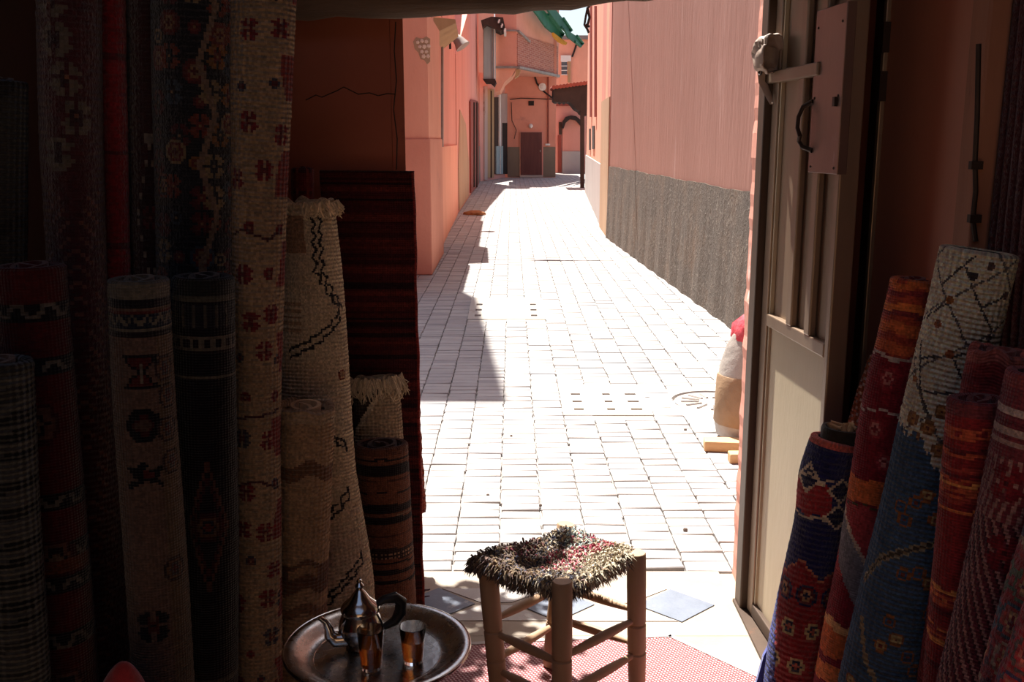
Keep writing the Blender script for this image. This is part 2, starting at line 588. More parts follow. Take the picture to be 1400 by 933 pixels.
# a vertical facade plane: things are placed on it by pixel, its distance comes from where the wall meets the ground
class Plane:
    def __init__(self, A, B):
        self.A, self.B = A, B
        d = Vector((B[0] - A[0], B[1] - A[1], 0)).normalized()
        n = Vector((d.y, -d.x, 0))
        if n.dot(Vector((A[0], A[1], 0))) > 0:
            n = -n
        self.n = n          # towards the camera
        self.d = d

    def pt(self, px, py, out=0.0):
        return PV(px, py, self.A, self.B) + self.n * out

    def poly(self, mb, pix, out=0.03, back=0.1):
        pts = [self.pt(x, y) + self.n * out for x, y in pix]
        return mb.extrude(pts, self.n * -(out + back))

    def rect(self, mb, x0, y0, x1, y1, out=0.03, back=0.1):
        return self.poly(mb, [(x0, y0), (x1, y0), (x1, y1), (x0, y1)], out, back)

    def sz(self, px, py):
        p = PV(px, py, self.A, self.B)
        return (p.x - self.A[0]) * self.d.x + (p.y - self.A[1]) * self.d.y, p.z

    def bar(self, mb, s0, s1, z0, z1, out, back):
        A = Vector((self.A[0], self.A[1], 0))
        pts = [A + self.d * s + Vector((0, 0, z)) + self.n * out for s, z in ((s0, z0), (s1, z0), (s1, z1), (s0, z1))]
        return mb.extrude(pts, self.n * -(out + back))

# ================================================================== the shop shell
XL, XR = -1.32, 1.12          # inner side walls
YB, YF = -1.6, 3.20           # back wall, inner face of the front wall
YO = 3.50                     # outer face of the front wall
OL, OR_ = -0.372, 0.80
OLI = -0.338                   # inner left corner; the jamb splays outwards        # door opening
ZC = 2.75
floor = struct('floor', MB().box(XL - .3, XR + .3, YB - .2, YO, -0.2, 0.0), 'floor_concrete')
# ceiling with an added roof opening behind the camera to brighten the interior
FILL_HOLE = (-1.15, .55, -1.2, 1.15)
cx_ = sorted([XL - .3, XR + .3, FILL_HOLE[0], FILL_HOLE[1]])
cy_ = sorted([YB - .2, YO, FILL_HOLE[2], FILL_HOLE[3]])
cl = MB()
for xa_, xb_ in zip(cx_[:-1], cx_[1:]):
    for ya_, yb2 in zip(cy_[:-1], cy_[1:]):
        mx, my = (xa_ + xb_) / 2, (ya_ + yb2) / 2
        if FILL_HOLE[0] < mx < FILL_HOLE[1] and FILL_HOLE[2] < my < FILL_HOLE[3]:
            continue
        cl.box(xa_, xb_, ya_, yb2, ZC, ZC + .05)
struct('ceiling', cl, 'ceiling_wood')
struct('wall_back', MB().box(XL - .3, XR + .3, YB - .2, YB, 0, ZC), 'ceiling_wood')
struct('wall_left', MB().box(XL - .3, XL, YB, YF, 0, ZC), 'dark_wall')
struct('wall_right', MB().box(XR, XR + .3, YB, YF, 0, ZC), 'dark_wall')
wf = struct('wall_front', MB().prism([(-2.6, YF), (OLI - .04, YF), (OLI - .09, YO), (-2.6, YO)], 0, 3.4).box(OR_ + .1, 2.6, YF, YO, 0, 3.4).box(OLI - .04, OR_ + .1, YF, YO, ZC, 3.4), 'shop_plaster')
# rounded edge strip along the left jamb and the peeling plaster reveal on the right
obj('jamb_edge', MB().prism([(OLI - .04, YF + .008), (OLI, YF + .012), (OLI - .06, YO), (OLI - .12, YO)], 0, ZC), 'shop_plaster', wf)
rev = MB()
rng = random.Random(3)
pts = [(OR_ + .022 + rng.uniform(-.004, .004), z) for z in np.linspace(0, 2.5, 61)]
for (xa, za), (xb, zb) in zip(pts[:-1], pts[1:]):
    rev.hexa([(xa, YF + .09, za), (OR_ + .11, YF + .09, za), (OR_ + .11, YO + .01, za), (xa + .010, YO + .01, za),
              (xb, YF + .09, zb), (OR_ + .11, YF + .09, zb), (OR_ + .11, YO + .01, zb), (xb + .010, YO + .01, zb)])
obj('reveal_plaster', rev, 'jamb_plaster', wf)
# hairline crack on the left wall
ck = MB()
cp = [PD(x, y, YF - .001) for x, y in ((418, 137), (432, 130), (440, 133), (461, 124), (470, 119), (490, 129), (505, 127), (517, 131), (530, 128), (541, 129))]
ck.tube(cp, .0016, 5)
cp = [PD(x, y, YF - .001) for x, y in ((541, 30), (539, 70), (542, 110), (538, 150), (543, 190), (542, 232))]
ck.tube(cp, .0018, 5)
obj('crack', ck, 'hole_dark', wf)

# old log lintel
a = PD(380, 27, 3.06)
b_ = PD(700, 20, 3.06)
c_ = PD(905, -3, 3.06)
e_ = PD(1120, -22, 3.06)
lg = MB()
path, rad = [], []
ctrl = [a, b_, c_, e_]
for i in range(3):
    for k in range(8):
        t = k / 8
        p = ctrl[i].lerp(ctrl[i + 1], t)
        r = .075 + .004 * math.sin(i * 8 + k * 1.7) + .003 * rng.uniform(-1, 1)
        path.append(p + Vector((0, 0, .075 + .003 * rng.uniform(-1, 1))))
        rad.append(r)
lg.tube(path, rad, 18)
beam = obj('wooden_beam', lg, 'old_beam', smooth=True)
tag(beam, 'weathered dark log beam spanning the top of the doorway', 'beam')

# ------------------------------------------------------------------ metal door, folded inwards on the right
D1 = Plane((0.828, 3.19), (0.868, 2.62))
L1 = math.hypot(.040, .57)
door = thing('door_1', (0.828, 3.19, 0), 'tan metal door leaf standing open at the right of the doorway', None, None, 'structure')
ZT = 2.42
zr = D1.sz(1045, 432)[1]
obj('panel', MB(), 'door_metal', door) if False else None
mbx = MB(); D1.bar(mbx, .03, L1 - .02, zr, ZT - .04, 0.0, .02)
obj('upper_panel', mbx, 'door_metal', door)
mbx = MB(); D1.bar(mbx, .03, L1 - .02, .05, zr, 0.004, .02)
obj('lower_panel', mbx, 'door_metal_lower', door)
for s0, s1 in ((0.0, .055), (L1 - .03, L1)):
    mbx = MB(); D1.bar(mbx, s0, s1, .015, ZT, .018, .035)
    bevel(obj('stile', mbx, 'door_metal', door), .004)
mbx = MB(); D1.bar(mbx, .058, .066, .05, ZT - .05, .012, .0)
obj('stile_bead', mbx, 'door_metal_lower', door)
for z0, z1 in ((.015, .06), (zr - .018, zr + .022), (ZT - .05, ZT)):
    mbx = MB(); D1.bar(mbx, .055, L1 - .03, z0, z1, .02, .03)
    bevel(obj('rail', mbx, 'door_metal' if z0 > .5 else 'door_frame_metal', door), .004)
for px in (1088, 1114):
    s = D1.sz(px, 420)[0]
    mbx = MB(); D1.bar(mbx, s - .022, s + .022, zr + .02, ZT - .05, .022, .0)
    bevel(obj('rib', mbx, 'door_metal', door), .005)
s0, zu = D1.sz(1078, 104)
s1, zu1 = D1.sz(1130, 92)
mbx = MB(); D1.bar(mbx, s0 - .1, s1 + .02, zu - .018, zu + .018, .034, .0)
bevel(obj('upper_rail', mbx, 'door_metal', door), .004)
# sheet-metal plate with the handle
sa, za = D1.sz(1133, 30)
sb, zb = D1.sz(1158, 239)
mbx = MB(); D1.bar(mbx, sa - .022, L1 + .002, zb, za + .03, .026, .0)
plate = obj('patch_plate', mbx, 'door_plate', door)
bevel(plate, .002)
for fs in (.1, .9):
    for fz in (.04, .5, .96):
        mbs = MB().lathe([(0, .003), (.003, .0025), (.0035, 0)], Vector((D1.A[0], D1.A[1], 0)) + D1.d * (sa - .022 + fs * (L1 - sa + .022)) + Vector((0, 0, zb + fz * (za - zb))) + D1.n * .026, 8, D1.n)
        obj('rivet', mbs, 'iron_dark', plate)
hp = [(1124, 139), (1119, 146), (1118, 160), (1118, 175), (1120, 186), (1117, 193), (1118, 201), (1123, 206)]
ho = (.026, .044, .055, .058, .055, .052, .044, .026)
hpath = [D1.pt(x, y) + D1.n * o for (x, y), o in zip(hp, ho)]
obj('handle', MB().tube(hpath, [.007, .0062, .0058, .0058, .0062, .0058, .0062, .007], 10), 'iron_dark', door, True)
s, z = D1.sz(1157, 139)
mbx = MB(); D1.bar(mbx, s - .009, s + .006, z - .012, z + .012, .034, .0)
obj('latch_stud', mbx, 'iron_dark', door)
# frame post the leaf hangs on
post = MB().box(OR_ - .012, OR_ + .07, 3.195, 3.275, 0, 2.6)
po = struct('trim_1', post, 'door_frame_metal', 'dark metal door post beside the peeling plaster reveal')
bevel(po, .005)
obj('floor_track', MB().box(OR_ - .02, OR_ + .06, 2.6, 3.27, 0, .012), 'door_frame_metal', po)

# crumpled leather hood caught on the door's upper rail
hood = thing('leather_hood', tuple(D1.pt(1070, 100) + D1.n * .04), 'crumpled grey leather hood hooked over the upper rail of the metal door', 'hood')
V, nn, mm = [], 22, 26
hc = D1.pt(1073, 75) + D1.n * .055
ax = (Vector((.5, -.85, -.12))).normalized()
sx = Vector((0, 0, 1)).cross(ax).normalized()
sy = ax.cross(sx)
mbx = MB()
for i in range(nn):
    t = i / (nn - 1)
    rr = .050 * math.sin(min(t * 1.5, 1.0) * math.pi / 2) ** .8 + (.006 if t > .85 else 0)
    for k in range(mm):
        th = 2 * math.pi * k / mm
        w = 1 + .12 * math.sin(3 * th + 4 * t) + .07 * math.sin(7 * th + 1 + 6 * t) + .03 * math.sin(13 * th - 9 * t)
        V.append(hc + ax * (-.06 + .085 * t + .010 * math.sin(2 * th + 1)) + (sx * math.cos(th) * .8 + sy * math.sin(th) * 1.05) * rr * w)
mbx.add(V, [(i * mm + k, i * mm + (k + 1) % mm, (i + 1) * mm + (k + 1) % mm, (i + 1) * mm + k) for i in range(nn - 1) for k in range(mm)])
ho_ = obj('hood_shell', mbx, 'leather', hood, True)
sd = ho_.modifiers.new('thick', 'SOLIDIFY'); sd.thickness = .005
obj('strap', MB().tube([D1.pt(x, y) + D1.n * o for x, y, o in ((1063, 96, .05), (1062, 112, .045), (1065, 128, .036), (1068, 142, .03))], [.014, .013, .011, .006], 8, flat=.4), 'leather', hood, True)
obj('eyelet', MB().lathe([(.014, 0), (.016, .004), (.012, .006), (.010, .002)], D1.pt(1066, 97) + D1.n * .058, 16, D1.n), 'iron_dark', hood)

# reddish leaf behind it, the wooden jamb with its bolt, and the ribbed hanging
D2 = Plane((1.022, 2.83), (1.045, 2.35))
door2 = thing('door_2', (1.03, 2.6, 0), 'smooth red-brown door leaf folded against the right wall', None, None, 'structure')
mbx = MB(); D2.bar(mbx, .02, .48, .02, 2.45, 0, .03)
obj('panel', mbx, 'red_brown_panel', door2)
mbx = MB(); D2.bar(mbx, 0, .02, .02, 2.45, .012, .035)
bevel(obj('edge_strip', mbx, 'door_metal', door2), .003)
for py in (52, 118):
    s, z = D2.sz(1212, py)
    mbx = MB(); D2.bar(mbx, .0, .028, z - .04, z + .04, .02, 0)
    obj('hinge_plate', mbx, 'iron_dark', door2)
jamb = struct('trim_2', MB().box(1.035, 1.10, 2.255, 2.345, 0, 2.6), 'jamb_wood', 'rough wooden jamb with an iron bolt on the right wall')
bevel(jamb, .006)
pb = [PD(x, y, 2.25) for x, y in ((1338, 60), (1336, 160), (1333, 220), (1334, 262), (1330, 300), (1334, 330))]
obj('bolt_rod', MB().tube(pb, .006, 8), 'iron_dark', jamb, True)
for x, y in ((1333, 226), (1331, 299)):
    c = PD(x, y, 2.25)
    obj('bolt_bracket', MB().box(c.x - .012, c.x + .014, 2.240, 2.256, c.z - .009, c.z + .009), 'iron_dark', jamb)

hang = thing('ribbed_hanging', (1.08, 1.6, .02), 'dark red ribbed cloth hanging on the right wall behind the rolls', 'wall hanging')
ny, nz = 240, 30
yy = np.linspace(.6, 2.24, ny)
zz = np.linspace(.05, 2.55, nz)
Y, Z = np.meshgrid(yy, zz)
X = 1.085 + .008 * np.sin(Y * 2 * np.pi / .034) + .004 * np.sin(Z * 3 + Y * 6)
V = np.stack([X, Y, Z], -1)
cc = np.zeros((nz - 1, ny - 1, 3)); cc[:] = np.array([92, 30, 30]) / 255.
cc *= RNG.uniform(.85, 1.1, (1, ny - 1, 1))
hh = grid_obj('cloth', V, 'rug_pile', hang, cc, np.stack([Y, Z], -1))
hh.modifiers.new('thick', 'SOLIDIFY').thickness = .004

# ================================================================== the street
pav = struct('street_pavement', MB().box(-14, 14, YO, 75, -.4, -.018), 'joint_sand', 'pale brick pavement of the alley')
BW, BD, JT = .178, .090, .007


def snap(x):
    return -3.7 - BW / 2 + round((x + 3.7 + BW / 2) / BW) * BW


S1 = (snap(-.345), snap(.30), 8.93, 9.95)
S2 = (snap(.235), snap(.905), 5.70, 6.40)
MH = PZ(975, 549)


def brick_mesh(seed):
    r = random.Random(seed)
    hw, hd, i = BW / 2 - JT / 2, BD / 2 - JT / 2, .0035
    bt = [(-hw, -hd), (hw, -hd), (hw, hd), (-hw, hd)]
    bt = [(x + r.uniform(-.004, .004), y + r.uniform(-.005, .005)) for x, y in bt]
    v = [(x, y, -.03) for x, y in bt] + [(x, y, -.0035) for x, y in bt]
    v += [(x - math.copysign(i, x), y - math.copysign(i, y), r.uniform(-.0012, .001)) for x, y in bt]
    f = [(8, 9, 10, 11)]
    for k in range(4):
        j = (k + 1) % 4
        f += [(k, j, 4 + j, 4 + k), (4 + k, 4 + j, 8 + j, 8 + k)]
    return v, f


variants = [brick_mesh(100 + k) for k in range(10)]
var_me = []
for v, f in variants:
    me = bpy.data.meshes.new('brick')
    me.from_pydata(v, [], f)
    me.materials.append(MATS['paver'])
    var_me.append(me)


def wall_l(y):
    return -3.6 if y < 11.8 else -1.25 if y < 14.2 else -1.5


def wall_r(y):
    return 3.4 if y < 7.4 else 2.3 if y < 20 else 2.9 if y < 33 else 4.4


cells = []
ncol = int(8.0 / BW)
for ci in range(ncol):
    x = -3.7 + ci * BW
    off = random.Random(ci).uniform(0, BD) * (.35 if ci % 3 else 1.0)
    y = YO + .02 + BD / 2 + off * .5
    while y < 48:
        if y > 30:
            pass
        if wall_l(y) < x < wall_r(y):
            inside = False
            for (x0, x1, y0, y1) in (S1, S2):
                if x0 < x < x1 and y0 - BD * .5 < y < y1 + BD * .5:
                    inside = True
            if (x - MH.x) ** 2 + (y - MH.y) ** 2 < .33 ** 2:
                inside = True
            if not inside:
                cells.append((x, y))
        y += BD


def seen(x, y):
    u = x / (y * CT + EYE * ST) * F_PX + 700
    return 560 < u < 1015


near = sorted([c for c in cells if seen(*c)], key=lambda c: c[1])[:300]
nset = set(near)
rb = random.Random(5)
for (x, y) in near:
    o = bpy.data.objects.new('brick', rb.choice(var_me))
    COL.objects.link(o)
    o.parent = pav
    b0 = BASE[pav.name]
    o.location = (x - b0[0], y - b0[1], -b0[2] + rb.uniform(-.002, .0025))
    o.rotation_euler = (rb.gauss(0, .007), rb.gauss(0, .004), rb.gauss(0, .010) + (math.pi if rb.random() < .5 else 0))
vv, ff = [], []
allv = [np.array(v) for v, f in variants]
for (x, y) in cells:
    if (x, y) in nset:
        continue
    k = rb.randrange(10)
    n0 = len(vv) * 12
    vv.append(allv[k] + np.array([x, y, rb.uniform(-.004, .002)]))
    ff += [tuple(i + n0 for i in f) for f in variants[k][1]]
mbx = MB()
mbx.v = np.concatenate(vv).tolist()
mbx.f = ff
tag(obj('far_bricks', mbx, 'paver', pav, recalc=False), kind='stuff')


def slotted_slab(name, x0, x1, y0, y1, xs, ys, tilt, label):
    t = thing(name, ((x0 + x1) / 2, (y0 + y1) / 2, 0), label, 'drain cover')
    mbx = MB()
    X = [x0] + [q for a in xs for q in a] + [x1]
    Yq = [y0] + [q for a in ys for q in a] + [y1]
    for i in range(len(X) - 1):
        for j in range(len(Yq) - 1):
            if i % 2 and j % 2:
                continue
            h = [(.004 + tilt * (q - y0) / (y1 - y0)) for q in (Yq[j], Yq[j], Yq[j + 1], Yq[j + 1])]
            P4 = [(X[i], Yq[j]), (X[i + 1], Yq[j]), (X[i + 1], Yq[j + 1]), (X[i], Yq[j + 1])]
            mbx.hexa([(p[0], p[1], -.05) for p in P4] + [(p[0], p[1], q) for p, q in zip(P4, h)])
    obj('slab', mbx, 'slab_concrete', t)
    obj('collar', MB().box(x0 + .004, x1 - .004, y0 - BD * .95, y0 - .004, -.05, -.004).box(x0 + .004, x1 - .004, y1 + .004, y1 + BD * .95, -.05, -.004), 'slab_concrete', t)
    obj('shaft', MB().box(x0 + .02, x1 - .02, y0 + .02, y1 - .02, -.3, -.06), 'hole_dark', t)
    return t


w1, w2 = S1[1] - S1[0], S2[1] - S2[0]
slotted_slab('drain_slab', S1[0], S1[1], S1[2], S1[3],
             [(S1[0] + .06, S1[0] + .12), (S1[1] - .13, S1[1] - .07)], [(S1[2] + .12 + .26 * k, S1[2] + .2 + .26 * k) for k in range(3)], .035,
             'pale rectangular concrete drain cover with a raised far edge, farther up the alley')
slotted_slab('drain_slab', S2[0], S2[1], S2[2], S2[3],
             [(S2[0] + .07, S2[0] + .13), (S2[0] + .27, S2[0] + .32), (S2[1] - .12, S2[1] - .05)], [(S2[2] + .1 + .17 * k, S2[2] + .14 + .17 * k) for k in range(3)], .012,
             'pale square concrete drain cover set in the pavement nearest the stool')
mh = thing('manhole_cover', (MH.x, MH.y, 0), 'round ribbed manhole cover in the pavement beside the white sack', 'manhole cover')
obj('ring', MB().lathe([(.40, -.04), (.40, -.003), (.33, -.003), (.32, .003), (.26, .003), (.25, -.02)], (MH.x, MH.y, 0), 32), 'slab_concrete', mh)
mbx = MB().lathe([(0, -.004), (.24, -.004), (.24, -.05)], (MH.x, MH.y, 0), 32)
for k in range(14):
    th = 2 * math.pi * k / 14
    mbx.tube([(MH.x + .09 * math.cos(th), MH.y + .09 * math.sin(th), -.002), (MH.x + .2 * math.cos(th), MH.y + .2 * math.sin(th), -.002)], .009, 6)
obj('lid', mbx, 'iron_cover', mh)

# threshold of diamond tiles
th = struct('threshold', MB().box(OL - .04, OR_ - .02, 3.02, YO + .02, -.03, .001), 'floor_concrete', 'tiled doorway threshold')
dc = PZ(924, 829)
for k in range(-2, 1):
    cx, cy = dc.x + k * .42, dc.y - .005 * k
    h1, h2 = .135, .125
    mbx = MB().prism([(cx - h1, cy), (cx, cy - h2), (cx + h1, cy), (cx, cy + h2)], -.004, .005)
    obj('tile', mbx, 'tile_blue', th)
    for sg in (-1, 1):
        mbx = MB().prism([(cx + .008, cy + sg * h2), (cx + .202, cy + sg * h2), (cx + .105, cy + sg * .03)] if False else
                         [(cx + .012, cy + sg * (h2 - .002)), (cx + .408, cy + sg * (h2 - .002)), (cx + .21 + .055, cy + sg * .012), (cx + .21 - .055, cy + sg * .012)], -.004, .004)
        if cx + .41 < OR_:
            obj('tile', mbx, 'tile_pale', th)

# woven plastic mat
fm = thing('floor_mat', (.1, 2.4, 0), 'red and white woven floor mat under the stool', 'mat')
poly = [PZ(560, 886), PZ(674, 880), PZ(780, 875), PZ(917, 871), PZ(1045, 930)]
pl = [(p.x, p.y) for p in poly] + [(.83, 1.2), (-.62, 1.2), (-.62, 2.9)]
obj('weave', MB().prism(pl, .002, .007), 'floor_mat_weave', fm)
ed = MB()
for a, b2 in zip(pl[0:4], pl[1:5]):
    d = Vector((b2[0] - a[0], b2[1] - a[1], 0)).normalized() * .001
    n = Vector((d.y, -d.x, 0)).normalized() * .016
    A, B = Vector((*a, 0)), Vector((*b2, 0))
    ed.hexa([(A + Vector((0, 0, .003))), (B + Vector((0, 0, .003))), (B + n + Vector((0, 0, .003))), (A + n + Vector((0, 0, .003))),
             (A + Vector((0, 0, .009))), (B + Vector((0, 0, .009))), (B + n + Vector((0, 0, .009))), (A + n + Vector((0, 0, .009)))])
obj('border', ed, 'tile_pale', fm)

# ================================================================== the alley
# right-hand wall: long house with a roughcast foot
RA, RB_ = (2.02, 6.3), (1.61, 16.65)
hr = thing('alley_house', (2.6, 11, 0), 'long pink plaster house wall with a brown roughcast foot along the right side', 'house')
dx = (RB_[0] - RA[0]) / (RB_[1] - RA[1])
obj('wall', MB().prism([RA, RB_, (6, 16.65), (6, 6.3)], 0, 7.5), 'pink_plaster', hr)
mbx = MB()
top = [(y, 1.185 + .006 * math.sin(y * 3.3) + .004 * math.sin(y * 11)) for y in np.linspace(6.3, 16.65, 60)]
for (ya, za), (yb, zb) in zip(top[:-1], top[1:]):
    xa, xb = RA[0] + dx * (ya - 6.3), RA[0] + dx * (yb - 6.3)
    ja = .018 + .012 * math.sin(ya * 9.1)
    jb = .018 + .012 * math.sin(yb * 9.1)
    mbx.hexa([(xa - ja - .02, ya, 0), (xa + .05, ya, 0), (xb + .05, yb, 0), (xb - jb - .02, yb, 0), (xa - .012, ya, za), (xa + .05, ya, za), (xb + .05, yb, zb), (xb - .012, yb, zb)])
obj('roughcast_foot', mbx, 'roughcast', hr)

# next sections on the right
h2 = thing('alley_house', (2.4, 17.8, 0), 'narrow worn beige pilaster house beyond the long pink wall', 'house')
obj('wall', MB().prism([(1.60, 16.66), (1.66, 18.9), (6, 18.9), (6, 16.66)], 0, 7.5), 'rose_plaster', h2)
PR = Plane((1.60, 16.66), (1.66, 18.9))
mbx = MB().prism([(1.585, 16.7), (1.645, 18.85), (1.7, 18.85), (1.65, 16.7)], 0, 2.3)
obj('worn_patch', mbx, 'old_beige_plaster', h2)
h3 = thing('alley_house', (3.4, 26, 0), 'orange house with a pale foot at the far right of the alley', 'house')
obj('wall', MB().prism([(1.70, 18.95), (2.35, 32.0), (7, 32), (7, 18.95)], 0, 9.0), 'salmon_plaster', h3)
obj('pale_foot', MB().prism([(1.672, 18.96), (2.32, 32.01), (2.4, 32.01), (1.72, 18.96)], 0, 1.15), 'white_dado', h3)
PR3 = Plane((1.70, 18.95), (2.35, 32.0))
for x0, y0, x1, y1 in ((811, 172, 813.5, 204), (806.5, 176, 808, 205)):
    mbx = MB(); PR3.rect(mbx, x0, y0, x1, y1, .03, .05)
    obj('shutter', mbx, 'dark_wood', h3)
for px in (808.5, 815):
    mbx = MB(); PR3.rect(mbx, px, 8, px + 1.2, 160, .05, .05)
    obj('downpipe', mbx, 'red_gate', h3)
# hanging lantern bracket on that house
br = thing('lantern_bracket', (1.98, 24.5, 6), 'black wrought iron bracket high on the far right house', 'bracket')
PQ = Plane((1.2, 24.5), (2.4, 24.5))
mbx = MB()
for pp in ([(806, 8), (803, 12), (801, 22), (799, 34), (803, 40), (805, 45)], [(803, 10), (806, 24), (802, 38)], [(801, 33), (806, 37)]):
    mbx.tube([PQ.pt(*q) for q in pp], .03, 6)
obj('scrollwork', mbx, 'cable_black', br)

# black canopy on a post
cn = thing('canopy', (1.9, 35, 0), 'black corrugated canopy on a dark post at the far right bend', 'canopy')
PC = Plane((1.0, 34.6), (3.0, 34.6))
mbx = MB()
jag = [(757, 122), (770, 119), (790, 116), (808, 114), (808, 156), (803, 158), (798, 157), (795, 155), (793, 152), (789, 150), (786, 147), (783, 143), (780, 140), (776, 139), (774, 141), (771, 139), (768, 141), (765, 139), (762, 140), (759, 139), (757, 137)]
pts = [PC.pt(x, y) for x, y in jag]
mbx.extrude(pts, (0, 1.6, 0))
obj('hood', mbx, 'black_tar', cn)
for k in range(12):
    t = k / 11
    p = PC.pt(757 + 51 * t, 121 - 7 * t)
    obj('roof_tile', MB().tube([p + Vector((0, -.12, .03)), p + Vector((0, 1.7, .06))], .07, 8), 'red_gate', cn)
mbx = MB(); PC.rect(mbx, 793.5, 150, 799, 257, 0, .14)
obj('post', mbx, 'black_tar', cn)
mbx = MB(); PC.rect(mbx, 803, 158, 805.5, 252, -.3, .5)
obj('back_post', mbx, 'dark_wood', cn)

# left side -----------------------------------------------------------------
h = thing('alley_house', (-3, 11, 0), 'tall house behind the left doorpost whose shadow falls on the pavement', 'house')
SB = .45 * 9.2
obj('wall', MB().prism([(-1.40, 6.0 + SB), (-1.74, 14.28), (-6, 14.28), (-6, 6.0 + SB)], 0, 9.2), 'orange_plaster', h)

h = thing('alley_house', (-2, 13, 0), 'salmon corner house with a chipped plaster corner, nearest on the left', 'house')
obj('wall', MB().prism([(-1.36, 12.03), (-.985, 12.03), (-1.0, 14.3), (-1.38, 14.3)], 0, 3.08), 'salmon_plaster', h)
mbx = MB().prism([(-1.36, 12.0), (-.965, 12.0), (-.98, 14.28), (-1.36, 14.28)], 0, 1.62)
bevel(obj('painted_foot', mbx, 'orange_plaster', h), .012)
PH = Plane((-2, 12.03), (0, 12.03))
mbx = MB(); PH.poly(mbx, [(565, 57), (569, 51), (577, 53), (583, 50), (588, 53), (588, 84), (584, 88), (580, 82), (575, 81), (572, 72), (567, 67)], .006, .02)
chip = obj('chipped_patch', mbx, 'old_beige_plaster', h)
rs = random.Random(4)
for cx, cy in ((571, 58), (577, 56), (583, 57), (574, 64), (580, 64), (586, 63), (577, 71), (583, 71), (579, 77), (585, 77)):
    p = PH.pt(cx, cy)
    obj('stone', MB().lathe([(0, .014), (.014 + .01 * rs.random(), .012), (.022 + .008 * rs.random(), .004), (.024, 0)], p + Vector((0, -.005, 0)), 5, (rs.uniform(-.3, .3), -1, rs.uniform(-.3, .3))), 'chip_stone', chip)

h = thing('alley_house', (-2, 18, 0), 'rose plaster house with a small canopy and red recessed door, second on the left', 'house')
A3, B3 = (-1.10, 14.32), (-1.22, 22.1)
obj('wall', MB().prism([A3, (-1.142, 17.0), (-1.6, 17.0), (-1.6, 14.32)], 0, 3.55).prism([(-1.142, 17.005), B3, (-1.6, 22.1), (-1.6, 17.005)], 0, 4.3), 'rose_plaster', h)
obj('rear_wall', MB().box(-4, -1.61, 14.33, 22.1, 0, 6.2), 'rose_plaster', h)
P3 = Plane(A3, B3)
obj('painted_foot', MB().prism([(-1.075, 15.5), (-1.195, 22.08), (-1.3, 22.08), (-1.2, 15.5)], 0, 1.5), 'salmon_plaster', h)
mbx = MB(); P3.rect(mbx, 596.2, 113, 600.2, 338, .012, .05)
obj('door', mbx, 'red_gate', h)
mbx = MB(); P3.rect(mbx, 603, 60, 604, 330, .03, .03)
obj('downpipe', mbx, 'pipe_grey', h)
# little canopy
cpy = MB()
z0 = 3.18
cpy.hexa([(-1.13, 14.6, z0 - .12), (-.80, 14.7, z0 + .05), (-.86, 16.6, z0 + .05), (-1.13, 16.9, z0 - .12), (-1.13, 14.6, z0 + .12), (-.80, 14.7, z0 + .10), (-.86, 16.6, z0 + .10), (-1.13, 16.9, z0 + .12)])
obj('canopy', cpy, 'beige_shutter', h)
fl = MB()
q = P3.pt(614, 52)
fl.tube([q + Vector((-.03, 0, .0)), q + Vector((.10, 0, .02)), q + Vector((.19, -.02, -.06)), q + Vector((.26, -.04, -.16))], [.08, .09, .11, .15], 10)
obj('vent_hood', fl, 'pipe_grey', h, True)
obj('vent_bracket', MB().tube([q + Vector((.02, 0, -.2)), q + Vector((.02, -.02, .02)), q + Vector((.16, -.03, .02))], .02, 6), 'cable_black', h)

h = thing('alley_house', (-2.2, 31, 0), 'pink house with a slanting wall top and tall red gate, third on the left', 'house')
A4, B4 = (-1.205, 22.15), (-1.30, 40.0)
P4 = Plane(A4, B4)
zA, zB = P4.pt(624, 75).z, P4.pt(658, 30).z
yA, yB = 22.15, P4.pt(658, 30).y
mbx = MB()
xs = -1.30
mbx.hexa([(A4[0], 22.15, 0), (-1.6, 22.15, 0), (-1.6, 40, 0), (B4[0], 40, 0), (A4[0], 22.15, zA), (-1.6, 22.15, zA), (-1.6, 40, zB + 1.1), (B4[0], 40, zB + 1.1)])
obj('wall', mbx, 'rose_plaster', h)
obj('upper_wall', MB().box(-5, -1.62, 22.15, 40, 0, 6.6), 'orange_plaster', h)
mbx = MB()
P4.poly(mbx, [(641, 139), (643, 136), (651, 138), (653, 142), (653, 253), (642, 264)], .05, .1)
g = obj('gate', mbx, 'red_gate', h)
for px in (645, 649):
    mbx = MB(); P4.rect(mbx, px, 140, px + .8, 256, .09, .0)
    obj('gate_bar', mbx, 'dark_wood', g)
mbx = MB(); P4.poly(mbx, [(628, 150), (636, 170), (640, 220), (640, 268), (627, 288), (626, 230)], .02, .05)
obj('bare_patch', mbx, 'old_beige_plaster', h)
mbx = MB(); P4.rect(mbx, 653.4, 200, 655.6, 250, .04, .05)
obj('grey_foot', mbx, 'grey_dado', h)

